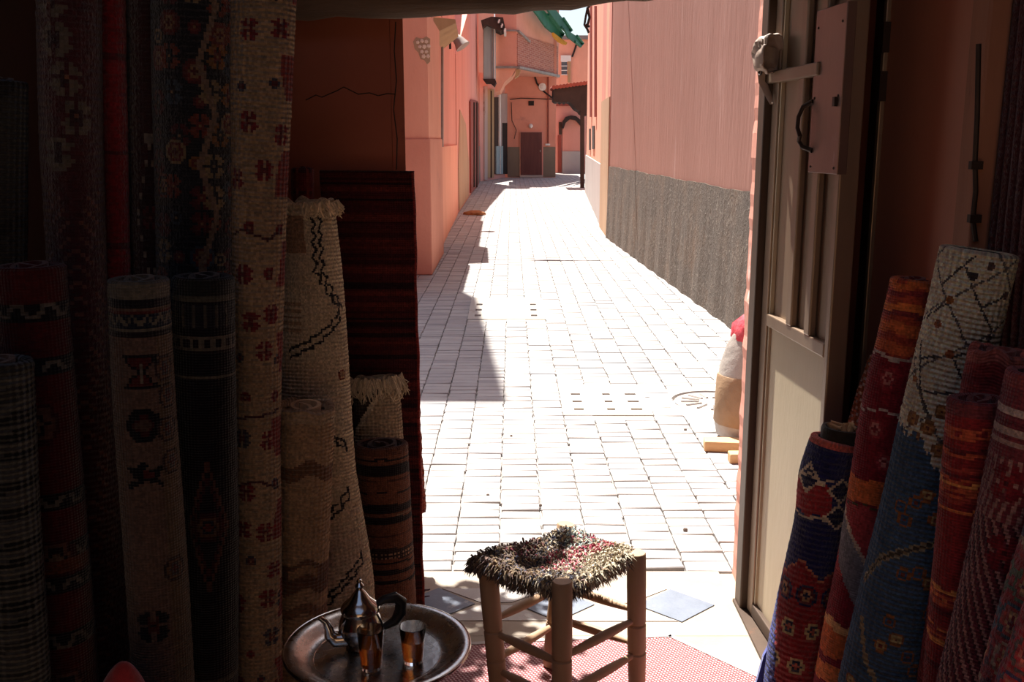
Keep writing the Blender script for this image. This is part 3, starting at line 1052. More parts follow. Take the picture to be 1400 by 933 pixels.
# blue-grey window bay with a boarded eave
h = thing('window_bay', (-.9, 37.5, 3.8), 'blue-grey boarded window bay jutting out under a small eave on the left', 'window bay')
PB = Plane((-2, 37.0), (1, 37.0))
mbx = MB(); PB.rect(mbx, 660.5, 33, 677, 108, 0, 1.1)
bay = obj('bay_box', mbx, 'blue_grey_paint', h)
for px in (660.5, 672.5, 675.5):
    mbx = MB(); PB.rect(mbx, px, 33, px + 1.3, 108, .05, .0)
    obj('bay_post', mbx, 'white_paint' if px > 673 else 'pipe_grey', bay)
mbx = MB(); PB.poly(mbx, [(658, 30), (672, 25), (688, 26), (691, 41), (684, 44), (676, 40), (666, 36), (660, 40)], .5, 1.1)
obj('eave', mbx, 'dark_wood', h)
for k in range(6):
    mbx = MB(); PB.rect(mbx, 679 + 2 * k, 26 + 3 * k, 682 + 2 * k, 31 + 3 * k, .6, 1.0)
    obj('broken_tile', mbx, 'white_paint' if k % 2 else 'black_tar', h)
mbx = MB(); PB.poly(mbx, [(660, 108), (677, 108), (678.5, 112), (676, 118), (671, 113), (664, 113)], .1, 1.0)
obj('bracket', mbx, 'black_tar', h)

# left row of old shopfronts near the bend
A5, B5 = (-1.27, 40.0), (-.30, 44.2)
h = thing('old_shopfront', (-.9, 42, 0), 'row of worn beige and white shopfronts at the left of the bend', 'shopfront')
obj('wall', MB().prism([(A5[0], 40.05), B5, (-1.2, 44.3), (-1.55, 40.05)], 0, 4.2), 'pale_pink_plaster', h)
P5 = Plane(A5, B5)
for x0, y0, x1, y1, mt, nm in ((661, 118, 665, 246, 'worn_white_plaster', 'door_jamb'), (665, 122, 674, 243, 'beige_shutter', 'shutter'), (669, 124, 669.8, 243, 'dark_wood', 'shutter_gap'),
                               (675, 133, 680, 238, 'dark_wood', 'dark_door'), (680.5, 128, 682, 238, 'white_paint', 'pipe'), (682, 128, 697, 168, 'worn_white_plaster', 'pier'),
                               (682, 168, 685, 238, 'worn_white_plaster', 'pier'), (685, 168, 693, 238, 'cable_black', 'open_doorway'), (676, 200, 685, 238, 'blue_grey_paint', 'grey_foot')):
    mbx = MB(); P5.rect(mbx, x0, y0, min(x1, 694), y1, .05 + (.04 if nm in ('shutter_gap', 'pipe', 'grey_foot') else 0), .06)
    obj(nm, mbx, mt, h)

ho2 = thing('alley_house', (-3, 47, 0), 'sliver of a tall salmon house behind the blue-grey window bay', 'house')
obj('wall', MB().box(-5, -.9, 50.6, 53, 0, 10.5), 'salmon_plaster', ho2)

# end house with the overhanging brick storey
YE = 44.4
h = thing('end_house', (.8, YE, 0), 'orange house closing the alley with a brown door and overhanging brick storey', 'house')
PE = Plane((-3, YE), (4, YE))
mbx = MB()
pl_ = PE.pt(684, 242); pr_ = PE.pt(759.5, 242)
obj('wall', MB().box(pl_.x, pr_.x, YE, YE + 6, 0, 7.5), 'orange_plaster', h)
mbx = MB(); PE.rect(mbx, 694, 201, 711, 242, .03, .02)
obj('grey_foot', mbx, 'grey_dado', h)
mbx = MB(); PE.rect(mbx, 742, 201, 759.3, 242, .03, .02)
obj('grey_foot', mbx, 'grey_dado', h)
mbx = MB(); PE.rect(mbx, 710.5, 179.5, 742.5, 241.5, .06, .02)
fr = obj('door_surround', mbx, 'rose_plaster', h)
mbx = MB(); PE.rect(mbx, 711.8, 181, 740.8, 239.5, .09, .02)
dr = obj('door', mbx, 'brown_door', h)
mbx = MB(); PE.rect(mbx, 738, 205, 739.2, 208, .14, -.08)
obj('door_knob', mbx, 'pipe_grey', dr)
mbx = MB(); PE.rect(mbx, 711, 239.5, 742, 242.3, .3, .02)
obj('doorstep', mbx, 'slab_concrete', h)
mbx = MB(); PE.rect(mbx, 722.5, 138, 730, 144.5, .04, .02)
obj('small_window', mbx, 'hole_dark', h)
mbx = MB(); PE.rect(mbx, 748.6, 103, 750.2, 196, .08, .0)
obj('downpipe', mbx, 'red_gate', h)
mbx = MB(); PE.rect(mbx, 745.5, 196.5, 752, 199, .12, .0)
obj('pipe_ledge', mbx, 'white_paint', h)
obj('wall_lamp', MB().lathe([(0, .2), (.08, .14), (.1, .05), (.05, 0)], PE.pt(725.5, 172), 12, (0, -1, -.2)), 'white_paint', h, True)
obj('round_meter', MB().lathe([(0, .18), (.07, .17), (.08, .12), (.16, .12), (.17, 0)], PE.pt(741.5, 119), 16, (0, -1, 0)), 'white_paint', h)
mbx = MB()
mbx.tube([PE.pt(x, y) + Vector((0, -.06, 0)) for x, y in ((697, 136), (712, 134.5), (735, 135), (757, 136))], .02, 6)
mbx.tube([PE.pt(x, y) + Vector((0, -.06, 0)) for x, y in ((731, 104), (734, 114), (741, 123), (751, 131), (758, 136))], .035, 6)
mbx.tube([PE.pt(x, y) + Vector((0, -.06, 0)) for x, y in ((699, 140), (700, 165), (706, 178), (703, 190))], .014, 6)
obj('cable', mbx, 'cable_black', h)
# overhanging storey: left face towards the alley, long brick side
YL = 38.2
PLf = Plane((-3, YL), (3, YL))
c0 = PLf.pt(677, 60); c1 = PLf.pt(706, 60)
zb_, zt_ = PLf.pt(706, 91).z, PLf.pt(706, 18).z
far = (2.05, 45.4)
obj('overhang', MB().prism([(c0.x, YL), (c1.x, YL), far, (c0.x, 45.4)], zb_, 7.4), 'orange_plaster', h)
PBk = Plane((c1.x, YL), far)
mbx = MB(); PBk.poly(mbx, [(706.5, 46), (762, 64), (762, 103), (706.5, 92)], .03, .05)
brk = MATS.get('exposed_brick')
m, nt, b = new_mat('exposed_brick')
co = coords(nt, (1, 1, 1), 'Object')
bt = N(nt, 'ShaderNodeTexBrick', Scale=3.2)
bt.inputs['Color1'].default_value = lin((150, 84, 68)); bt.inputs['Color2'].default_value = lin((172, 104, 84)); bt.inputs['Mortar'].default_value = lin((176, 132, 112))
bt.inputs['Mortar Size'].default_value = .03
mpn = nt.nodes.new('ShaderNodeMapping'); mpn.inputs['Rotation'].default_value = (math.pi / 2, 0, 0)
nt.links.new(co, mpn.inputs[0]); nt.links.new(mpn.outputs[0], bt.inputs['Vector'])
nt.links.new(bt.outputs[0], b.inputs['Base Color']); b.inputs['Roughness'].default_value = .95
bump(nt, b, bt.outputs['Fac'], .5, .02)
obj('brick_face', mbx, 'exposed_brick', h)
mbx = MB(); PLf.rect(mbx, 677, 90.5, 706.5, 93.5, .12, .05); PBk.poly(mbx, [(706.5, 90.5), (762, 102.5), (762, 106), (706.5, 93.5)], .12, .05)
obj('ledge', mbx, 'pipe_grey', h)
mbx = MB(); PLf.rect(mbx, 677, 41, 706.5, 43, .12, .05)
PBk.poly(mbx, [(706.5, 41), (722, 56), (722, 58.5), (706.5, 43.5)], .1, .05)
obj('upper_ledge', mbx, 'pipe_grey', h)
mbx = MB(); PLf.poly(mbx, [(677, 93), (706, 93), (701, 102), (690, 112), (684, 124), (677, 126)], -.02, 3.0)
obj('corbel', mbx, 'salmon_plaster', h)
mbx = MB(); PLf.poly(mbx, [(706, 93), (712, 96), (709, 103), (704, 106)], -.2, 1.0)
obj('beam_end', mbx, 'beige_shutter', h)
# green awning, cloth and laundry along the top
aw = thing('green_awning', (1.2, 42, 7), 'torn dark green tarpaulin awning along the roof edge of the end house', 'awning')
T0, T1 = PBk.pt(708, 16), PBk.pt(768, 62)
for pg, o0 in (([(706, 10), (722, 12), (730, 20), (742, 36), (752, 47), (748, 52), (738, 46), (728, 38), (716, 22)], .55), ([(718, 8), (733, 12), (745, 26), (757, 42), (752, 46), (742, 38), (731, 25)], .75), ([(742, 40), (750, 44), (760, 50), (769, 60), (765, 64), (757, 58), (748, 52)], .9)):
    mbx = MB(); PBk.poly(mbx, pg, o0, -(o0 - .07))
    obj('tarpaulin', mbx, 'green_tarp', aw)
    ln = MB().tube([PBk.pt(*q) + PBk.n * (o0 + .03) for q in pg[2:6]], .06, 6)
    obj('tarp_fold', ln, 'green_tarp', aw)
mbx = MB(); PBk.poly(mbx, [(737, 45), (748, 53), (757, 59), (755, 62), (746, 58), (739, 51)], .6, -.5)
obj('yellow_edge', mbx, 'yellow_edge', aw)
lc = thing('roof_laundry', (1.5, 43, 8), 'pale blue cloth hung on the roof edge above the green awning', 'cloth')
for pg in ([(731, 6), (742, 6), (748, 28), (744, 24)], [(742.5, 6), (751, 8), (754, 40), (749, 30)], [(752, 14), (757, 16), (758, 46), (754.6, 42)]):
    mbx = MB(); PBk.poly(mbx, pg, -.2, .26)
    obj('cloth', mbx, 'blue_cloth', lc)
obj('rail', MB().tube([PBk.pt(x, y) + PBk.n * -.15 for x, y in ((733, 12), (745, 14), (757, 17), (757.5, 45))], .035, 6), 'pipe_grey', lc)

# far house seen above, and the pink passage round the bend
YF2 = 58.0
h = thing('far_house', (3.8, YF2, 0), 'peach house with one white-topped window, farthest back under the sky', 'house')
PF = Plane((-4, YF2), (9, YF2))
a0, a1 = PF.pt(700, 54), PF.pt(830, 54)
obj('wall', MB().box(a0.x, a1.x, YF2, YF2 + 6, 0, a0.z), 'salmon_plaster', h)
obj('roof_edge', MB().box(a0.x - .2, a1.x + .2, YF2 - .25, YF2 + 6, a0.z, a0.z + .2), 'roof_grey', h)
mbx = MB(); PF.rect(mbx, 766, 75.5, 781, 116, .05, .02)
wi = obj('window_surround', mbx, 'salmon_plaster', h)
mbx = MB(); PF.rect(mbx, 766.5, 76, 780.5, 84, .15, .02)
obj('shutter_box', mbx, 'white_paint', wi)
mbx = MB(); PF.rect(mbx, 767.5, 84, 775, 103, .1, .0)
obj('pane', mbx, 'dark_glass', wi)
for y in (84, 90, 96, 102):
    mbx = MB(); PF.rect(mbx, 767, y, 775.5, y + 1, .16, -.08)
    obj('glazing_bar', mbx, 'white_paint', wi)
mbx = MB(); PF.rect(mbx, 776, 84, 780, 113, .1, .0)
obj('shutter', mbx, 'beige_shutter', wi)
mbx = MB().tube([PF.pt(x, y) + Vector((0, -.1, 0)) for x, y in ((790, 54), (787, 64), (784, 73), (782, 78))], .05, 6)
obj('cable', mbx, 'cable_black', h)

YP = 51.0
h = thing('passage_house', (2.9, YP, 0), 'pale pink house with an arched passage round the right bend', 'house')
PP = Plane((-3, YP), (6, YP))
a0, a1 = PP.pt(758, 145), PP.pt(806, 145)
obj('wall', MB().box(a0.x, a1.x, YP, YP + 1.0, 0, a0.z), 'pale_pink_plaster', h)
obj('coping', MB().box(a0.x - .1, a1.x + .1, YP - .15, YP + 1.0, a0.z, a0.z + .12), 'red_gate', h)
mbx = MB(); PP.poly(mbx, [(769, 237), (769, 178), (771, 170), (776, 165), (783, 163), (789, 165), (793, 169), (793, 237)], .06, .0)
arch = obj('arched_wall', mbx, 'rose_plaster', h)
mbx = MB(); PP.poly(mbx, [(768, 175), (769, 166), (773, 160), (780, 158), (787, 159), (793, 164), (793, 172), (787, 165), (779, 163), (773, 168), (770, 176)], .35, -.05)
obj('arch_canopy', mbx, 'black_tar', h)
mbx = MB(); PP.rect(mbx, 768.5, 207, 793, 238, .12, -.05)
obj('white_foot', mbx, 'white_dado', h)
mbx = MB(); PP.rect(mbx, 762.5, 185, 767.5, 235, .08, .0)
obj('door', mbx, 'red_gate', h)
mbx = MB(); PP.rect(mbx, 764, 167, 768, 184, .08, .0)
obj('window', mbx, 'dark_wood', h)

# overhead cable (its shadow crosses the pavement)
ZCB = 5.4
cbl = MB()
xa, xb = -4.0, 1.75
yb_ = PZ(800, 357).y + .45 * ZCB
cbl.tube([(-1.58, yb_ + .25, ZCB + .1), (-.2, yb_ + .05, ZCB - .05), (1.630, yb_ - .02, ZCB)], .022, 8)
cbt = thing('overhead_cable', (0, yb_, ZCB), 'thin cable strung across the alley above the frame', 'cable')
obj('cable', cbl, 'cable_black', cbt)
obj('cable_bundle', MB().tube([(-.55, yb_ + .06, ZCB - .03), (-.3, yb_ + .05, ZCB - .05), (.0, yb_ + .03, ZCB - .05), (.25, yb_ + .02, ZCB - .04)], [.02, .07, .07, .02], 8), 'cable_black', cbt)

# leafy vine above the shop front, out of the frame, added to dapple the left half of the doorway
rw = thing('leafy_shade', (-.9, 4.1, 2.45), 'leafy vine added unseen above the shop front to dapple the doorway', 'shade')
rr_ = random.Random(9)
vt_ = MB()
for k in range(1300):
    x = -1.45 + 1.3 * rr_.random() ** .8
    y = 3.56 + 1.0 * rr_.random()
    if x > -.40 + .12 * math.sin(y * 9 + 1):
        if rr_.random() < .72:
            continue
    z = 2.55 + rr_.uniform(-.06, .06)
    a_, L_ = rr_.uniform(0, 6.28), rr_.uniform(.025, .05)
    d_ = Vector((math.cos(a_), math.sin(a_), rr_.uniform(-.4, .3))) * L_
    w_ = Vector((-math.sin(a_), math.cos(a_), rr_.uniform(-.3, .3))) * L_ * .75
    p_ = Vector((x, y, z))
    vt_.add([p_ - d_, p_ + w_, p_ + d_ * 1.2, p_ - w_, p_ + Vector((0, 0, .008))], [(0, 1, 4), (1, 2, 4), (2, 3, 4), (3, 0, 4)])
tag(obj('shade_leaves', vt_, 'leaf', rw, recalc=False), kind='stuff')
for x in (-1.3, -.8, -.45):
    obj('stem', MB().tube([(x, 3.49, 2.60), (x + .05, 4.0, 2.57), (x - .04, 4.55, 2.53)], .014, 6), 'reed', rw)

# ================================================================== things in the street
sk0 = PZ(1010, 606)
sk = thing('rubbish_sack', (sk0.x, sk0.y, 0), 'white and brown sack with a red bundle on top beside the doorpost', 'sack')
rs = random.Random(8)


def lump(prof, origin, seg=28, amp=.06, seed=0, sx=1.0, sy=1.0):
    r0 = random.Random(seed)
    ph = [r0.uniform(0, 6.28) for _ in range(6)]
    v = []
    for i, (r, z) in enumerate(prof):
        for k in range(seg):
            t = 2 * math.pi * k / seg
            w = 1 + amp * (math.sin(3 * t + ph[0] + z * 9) + .6 * math.sin(5 * t + ph[1] - z * 14) + .4 * math.sin(9 * t + ph[2] + z * 20))
            v.append((origin[0] + r * w * math.cos(t) * sx, origin[1] + r * w * math.sin(t) * sy, origin[2] + z))
    n = len(prof)
    f = [(i * seg + k, i * seg + (k + 1) % seg, (i + 1) * seg + (k + 1) % seg, (i + 1) * seg + k) for i in range(n - 1) for k in range(seg)]
    f += [tuple(range(seg))[::-1], tuple(range((n - 1) * seg, n * seg))]
    return MB().add(v, f)


so = (sk0.x + .05, sk0.y + .1, 0.0)
obj('sack_body', lump([(.10, 0), (.15, .02), (.17, .10), (.165, .24), (.14, .40), (.11, .52), (.08, .58)], so, amp=.035, seed=1), 'sack_plastic', sk, True)
obj('paper_wrap', lump([(.14, .055), (.173, .10), (.174, .2), (.158, .34), (.15, .36)], so, amp=.035, seed=1), 'sack_paper', sk, True)
obj('red_bundle', lump([(.02, .50), (.10, .51), (.13, .56), (.12, .63), (.07, .68), (.02, .70)], (so[0] + .04, so[1], 0), amp=.07, seed=3), 'sack_red', sk, True)
bl = PZ(962, 614)
b1 = obj('timber_block', MB().box(bl.x, bl.x + .2, bl.y - .05, bl.y + .05, .0, .055), 'plank_wood', base=(bl.x, bl.y, 0))
bevel(b1, .006); tag(b1, 'longer pale timber block under the edge of the sack', 'timber')
b1.rotation_euler = (0, 0, -.12)
bl = PZ(997, 633)
b2 = obj('timber_block', MB().box(bl.x, bl.x + .16, bl.y - .02, bl.y + .05, .0, .05), 'plank_wood', base=(bl.x, bl.y, 0))
bevel(b2, .006); tag(b2, 'short square-cut timber block nearest the doorpost', 'timber')
peb = [(937, 726, .011, 'darkest pebble lying alone on the pavement right of the stool'), (937, 589, .010, 'small pebble below the square drain cover'),
       (667, 678, .008, 'small pebble at the left of the sunlit pavement'), (739, 692, .008, 'small pebble behind the stool seat'), (699, 597, .008, 'small pebble left of the square drain cover')]
for x, y, r, lb in peb:
    p = PZ(x, y)
    o = obj('pebble', MB().lathe([(r * .6, -.002), (r, r * .4), (r * .7, r), (0, r * 1.2)], (p.x, p.y, 0), 8), 'pebble', smooth=True)
    tag(o, lb, 'pebble', 'pebbles on the pavement')
p = PZ(650, 294)
tag(obj('crumpled_cardboard', lump([(.08, .0), (.17, .01), (.16, .06), (.07, .10)], (p.x, p.y, 0), amp=.16, seed=5, sx=1.3), 'cardboard'), 'crumpled brown cardboard on the left edge of the alley', 'cardboard')

# ================================================================== stool
st = thing('wooden_stool', (.15, 2.63, 0), 'turned wooden stool with a shaggy woven wool seat', 'stool')
LT = {'F': Vector((.132, 2.445, .462)), 'R': Vector((.350, 2.63, .462)), 'B': Vector((.163, 2.83, .468)), 'L': Vector((-.068, 2.60, .435))}
LBm = {'F': Vector((.135, 2.43, .007)), 'R': Vector((.365, 2.645, .007)), 'B': Vector((.118, 2.82, .007)), 'L': Vector((-.035, 2.60, .007))}
for k in 'FRBL':
    d = LT[k] - LBm[k]
    Lh = d.length
    pr = [(0, 0), (.020, 0), (.024, .01)]
    for g in (.145, .235):
        pr += [(.0270, g - .012), (.0270, g - .003), (.0225, g), (.0225, g + .004), (.0270, g + .008)]
    pr += [(.0275, .3), (.0275, Lh - .004), (.0245, Lh), (0, Lh)]
    obj('leg', MB().lathe(pr, LBm[k], 20, d), 'stool_wood', st, True)


def onleg(k, z):
    t = (z - LBm[k].z) / (LT[k].z - LBm[k].z)
    return LBm[k].lerp(LT[k], t)


for a, b2, zs in (('L', 'F', (.235, .12)), ('F', 'R', (.245, .135)), ('L', 'B', (.27, .15)), ('B', 'R', (.27, .165))):
    for z in zs:
        p, q = onleg(a, z), onleg(b2, z + (.012 if a in 'FB' else -.008))
        n = 9
        pth = [p.lerp(q, i / (n - 1)) for i in range(n)]
        obj('rung', MB().tube(pth, [.0085, .0095, .012, .0135, .014, .0135, .012, .0095, .0085], 10), 'stool_wood', st, True)

# seat: sagging pad between the rails, then wool tufts
C4 = {'F': Vector((.128, 2.452, .438)), 'R': Vector((.345, 2.635, .452)), 'B': Vector((.165, 2.815, .450)), 'L': Vector((-.108, 2.585, .455))}


def seat_pt(u, v):
    """u from L(0) to R(1) along L-F..B-R, v from front edge to back edge"""
    p = (C4['L'] * (1 - u) * (1 - v) + C4['F'] * u * (1 - v) + C4['B'] * (1 - u) * v + C4['R'] * u * v)
    w = 16 * u * (1 - u) * v * (1 - v)
    return p + Vector((0, 0, -.042 * w + .006 * math.sin(u * 9 + v * 7)))


n = 24
pv = [seat_pt(i / n, j / n) + Vector((0, 0, .0)) for i in range(n + 1) for j in range(n + 1)]
pv2 = [seat_pt(i / n, j / n) + Vector((0, 0, -.022)) for i in range(n + 1) for j in range(n + 1)]
m_ = n + 1
ff = [(i * m_ + j, (i + 1) * m_ + j, (i + 1) * m_ + j + 1, i * m_ + j + 1) for i in range(n) for j in range(n)]
K = m_ * m_
ff2 = [tuple(x + K for x in f[::-1]) for f in ff]
side = []
for i in range(n):
    for a, b2 in (((i, 0), (i + 1, 0)), ((i + 1, n), (i, n)), ((0, i + 1), (0, i)), ((n, i), (n, i + 1))):
        A, B = a[0] * m_ + a[1], b2[0] * m_ + b2[1]
        side.append((A, A + K, B + K, B))
mbx = MB().add(pv + pv2, ff + ff2 + side)


def seat_col(u, v, r):
    dark = [(104, 86, 72), (132, 110, 86), (84, 72, 72), (146, 122, 94), (116, 92, 84)]
    cream = [(226, 214, 190), (206, 192, 166), (190, 176, 150), (160, 146, 124)]
    pink = [(196, 96, 112), (214, 140, 142), (170, 70, 90), (214, 200, 190)]
    teal = [(170, 190, 184), (206, 214, 206), (120, 134, 136)]
    # screen-right = towards R, screen-left = towards L
    s = u - (1 - v)                   # -1 at L, +1 at R
    b = v - u                         # +1 at B, -1 at F
    if s > .30 and b < .25:
        pal = cream if r.random() < .85 else dark
    elif s > .05 and b >= .1:
        pal = r.choice([pink, cream, pink]) if b < .45 else r.choice([teal, cream, pink, teal])
    elif s > -.18 and -.35 < b < .45:
        pal = r.choice([pink, pink, cream, dark])
    elif s < -.3 and b > .25:
        pal = r.choice([dark, dark, dark, [(110, 50, 60)]])
    elif s < -.25:
        pal = dark if r.random() < .85 else [(64, 66, 84), (120, 104, 84)]
    else:
        pal = r.choice([dark, dark, [(64, 66, 84), (90, 90, 104)], cream])
    return pal[r.randrange(len(pal))]


obj('seat_pad', mbx, 'wool', st, True, cols=[np.array((70, 58, 50)) / 255.] * len(mbx.f))
tf = MB()
tcol = []
r = random.Random(21)
for k in range(11000):
    u, v = r.random(), r.random()
    edge = k < 3800
    if edge:
        q = r.random()
        u, v = r.choice([(q, 0.0), (q, 0.0), (q, 1.0), (0.0, q), (1.0, q), (1.0, q)])
        u = min(max(u + r.uniform(-.03, .03), 0), 1); v = min(max(v + r.uniform(-.03, .03), 0), 1)
    p = seat_pt(u, v)
    cen = seat_pt(.5, .5)
    outw = (p - cen); outw.z = 0
    outw.normalize()
    if edge:
        p = p + Vector((0, 0, r.uniform(-.024, .006))) + outw * .004
        d = outw * r.uniform(.5, 1.0) + Vector((r.uniform(-.5, .5), r.uniform(-.5, .5), r.uniform(-.9, .35)))
        Ln = r.uniform(.014, .03)
    else:
        d = Vector((r.uniform(-1, 1), r.uniform(-1, 1), r.uniform(.25, .9)))
        Ln = r.uniform(.018, .036)
    # keep clear of the front, right and back leg tops
    if any((Vector((p.x, p.y)) - Vector((LT[q].x, LT[q].y))).length < .026 for q in 'FRB'):
        continue
    d.normalize()
    a = d.cross(Vector((0, 0, 1)))
    if a.length < .01:
        continue
    a.normalize()
    c = d.cross(a)
    w = r.uniform(.0016, .0034)
    mid = p + d * Ln * .6 + Vector((0, 0, .004))
    tip = p + d * Ln * .95 + Vector((r.uniform(-.006, .006), r.uniform(-.006, .006), -.008))
    base3 = [p + (a * math.cos(t) + c * math.sin(t)) * w for t in (0, 2.09, 4.19)]
    mid3 = [mid + (a * math.cos(t) + c * math.sin(t)) * w * 1.1 for t in (0, 2.09, 4.19)]
    tf.add(base3 + mid3 + [tip], [(0, 1, 4, 3), (1, 2, 5, 4), (2, 0, 3, 5), (3, 4, 6), (4, 5, 6), (5, 3, 6)])
    col = np.array(seat_col(u, v, r)) / 255. * r.uniform(.8, 1.12)
    tcol += [col] * 6
tuf = obj('wool_tufts', tf, 'wool', st, False, cols=tcol)
tag(tuf, 'shaggy brown, pink and cream wool', None, None, 'stuff')
obj('loose_thread', MB().tube([seat_pt(.98, .35) + Vector((0, -.005, -.02)), seat_pt(.98, .35) + Vector((.012, -.012, -.034)), seat_pt(.98, .35) + Vector((.018, -.012, -.05)), seat_pt(.98, .35) + Vector((.008, -.01, -.055)), seat_pt(.98, .35) + Vector((.006, -.01, -.04))], .0013, 5), 'cable_black', st, True)

# ================================================================== tea tray
TZ = .41
TC = PZ(516.5, 889, TZ + .012)
TR = .218
ty = thing('tray_table', (TC.x, TC.y, 0), 'low red-brown turned wooden stand under the silver tray', 'stand')
for k in range(4):
    t = k * math.pi / 2 + .75
    e = Vector((TC.x + .13 * math.cos(t), TC.y + .13 * math.sin(t), TZ - .012))
    f0 = Vector((TC.x + .15 * math.cos(t), TC.y + .15 * math.sin(t), 0.007))
    pr = [(0, 0), (.014, 0), (.018, .03), (.012, .06), (.02, .12), (.012, .18), (.017, .24), (.021, .30), (.014, .34), (.02, .37), (.02, .398), (0, .398)]
    obj('leg', MB().lathe(pr, f0, 14, e - f0), 'table_wood', ty, True)
obj('ring', MB().lathe([(.165, 0), (.165, .022), (.105, .022), (.105, 0), (.165, 0)], (TC.x, TC.y, TZ - .024), 40), 'table_wood', ty)
tr = thing('serving_tray', (TC.x, TC.y, TZ), 'round silver tray with a rolled rim on the low stand', 'tray')
pr = [(0, 0), (.145, 0), (.160, .002), (.172, .008), (.188, .020), (.203, .026), (.214, .027), (.219, .024), (.2195, .019), (.215, .017), (.205, .021), (.190, .015), (.174, .003), (.160, -.003), (0, -.003)]
obj('dish', MB().lathe(pr, (TC.x, TC.y, TZ + .001), 72), 'silver', tr, True)
obj('rim_bead', MB().tube([(TC.x + .217 * math.cos(t), TC.y + .217 * math.sin(t), TZ + .0245) for t in np.linspace(0, 2 * math.pi, 73)], .0035, 8), 'silver_plain', tr, True)
obj('engraved_ring', MB().lathe([(.148, 0), (.1495, .0012), (.151, 0)], (TC.x, TC.y, TZ + .001), 72), 'silver_plain', tr, True)

# teapot
KP = .93
zt = TZ + .0015
TP = PZ(494, 884, zt)
tp = thing('teapot', (TP.x, TP.y, zt), 'silver Moroccan teapot with a domed lid and black-wrapped handle', 'teapot')
pr = [(0, 0), (.030, 0), (.036, .004), (.033, .010), (.040, .020), (.050, .038), (.053, .056), (.050, .074), (.044, .088), (.041, .094), (.045, .097), (.046, .101), (.042, .104)]
obj('body', MB().lathe([(r_, h_ * KP) for r_, h_ in pr], (TP.x, TP.y, zt), 40), 'silver_plain', tp, True)
pr = [(.046, .102), (.0465, .106), (.044, .112), (.039, .119), (.031, .126), (.023, .135), (.0165, .146), (.010, .155), (.006, .159), (.010, .163), (.011, .168), (.007, .173), (.005, .176), (.007, .180), (.005, .185), (0, .187)]
lid = obj('lid', MB().lathe([(r_, h_ * KP) for r_, h_ in pr], (TP.x, TP.y, zt), 40), 'silver_plain', tp, True)
sp = [Vector((TP.x, TP.y, zt)) + Vector(q) for q in ((-.030, -.015, .030), (-.058, -.022, .030), (-.070, -.026, .044), (-.072, -.027, .062), (-.078, -.029, .078), (-.090, -.033, .090))]
obj('spout', MB().tube(sp, [.020, .019, .014, .010, .0075, .006], 14), 'silver_plain', tp, True)
hd = [Vector((TP.x, TP.y, zt)) + Vector(q) for q in ((.030, .02, .094), (.052, .03, .106), (.078, .042, .106), (.092, .048, .092), (.090, .047, .066), (.076, .040, .044), (.046, .024, .034))]
obj('handle', MB().tube(hd, [.008, .012, .016, .018, .018, .014, .008], 14, flat=.8), 'black_handle', tp, True)


def glass(px, py, r0, r1, hgt, fill, label):
    c = PZ(px, py, zt)
    g = thing('tea_glass', (c.x, c.y, zt), label, 'glass', 'tea glasses on the tray')
    th = .0016
    b0 = .008
    pr = [(0, 0), (r0 * .96, 0), (r0, .002), (r1, hgt - .001), (r1 - th * .5, hgt), (r1 - th, hgt - .001), (r0 - th, b0 + .001), (r0 * .8, b0), (0, b0)]
    obj('tumbler', MB().lathe(pr, (c.x, c.y, zt), 40), 'clear_glass', g, True)
    z0, z1 = b0 + .0006, fill
    ra = r0 - th - .0003 + (r1 - r0) * (z0 / hgt)
    rb2 = r0 - th - .0003 + (r1 - r0) * (z1 / hgt)
    t = obj('tea', MB().lathe([(0, z0), (ra * .97, z0), (ra, z0 + .002), (rb2, z1), (0, z1)], (c.x, c.y, zt), 40), 'tea', g, True)
    tag(t, 'amber mint tea')
    return g


glass(508, 914, .0235, .031, .098, .060, 'taller tea glass in front of the silver teapot')
glass(565, 905, .0225, .031, .090, .056, 'shorter tea glass standing apart at the right of the tray')

# ================================================================== rugs
FLOWER = ["..aaaaa..", ".abbbbba.", "aabcccbaa", "abbcdcbba", "abcdddcba", "abbcdcbba", "aabcccbaa", ".abbbbba.", "..aaaaa.."]
ROSE = ["..aa.aa..", ".aaa.aaa.", "aaab.baaa", ".aabbbaa.", "...bcb...", ".aabbbaa.", "aaab.baaa", ".aaa.aaa.", "..aa.aa.."]
SMALL = [".aaa.", "abbba", "abcba", "abbba", ".aaa."]
HOURG = ["aaaaaaaaaaa", ".abbbbbbba.", "..abbcbba..", "...abcba...", "....aca....", "....aca....", "...abcba...", "..abbcbba..", ".abbbbbbba.", "aaaaaaaaaaa"]
RINGM = ["...aaaaa...", "..aaaaaaa..", ".aaabbbaaa.", "aaabcccbaaa", "aabcccccbaa", "aabcccccbaa", "aaabcccbaaa", ".aaabbbaaa.", "..aaaaaaa..", "...aaaaa..."]
ARROW = ["....aa.....", "...aaaa....", "aaaaaa...aa", ".aaaabbaaaa", "..aaabbbaa.", "...aaaaaa..", ".aaaa..aaa.", "aaa......aa", "aa........a"]


def put(a, mask, c):
    a[mask] = np.array(c, dtype=float)


def bands(a, L, spec):
    for l0, l1, c in spec:
        put(a, (L >= l0) & (L < l1), c)


def stamp(a, S, L, s0, l0, bm, k, pal):
    h, w = len(bm), len(bm[0])
    i = np.floor((L - l0) / k + h / 2).astype(int)
    j = np.floor((S - s0) / k + w / 2).astype(int)
    ok = (i >= 0) & (i < h) & (j >= 0) & (j < w)
    if not ok.any():
        return
    tab = np.full((h, w), -1)
    keys = sorted(pal)
    for y, row in enumerate(bm):
        for x, ch in enumerate(row):
            if ch in pal:
                tab[y, x] = keys.index(ch)
    idx = np.where(ok, tab[np.clip(i, 0, h - 1), np.clip(j, 0, w - 1)], -1)
    for n_, ch in enumerate(keys):
        put(a, idx == n_, pal[ch])


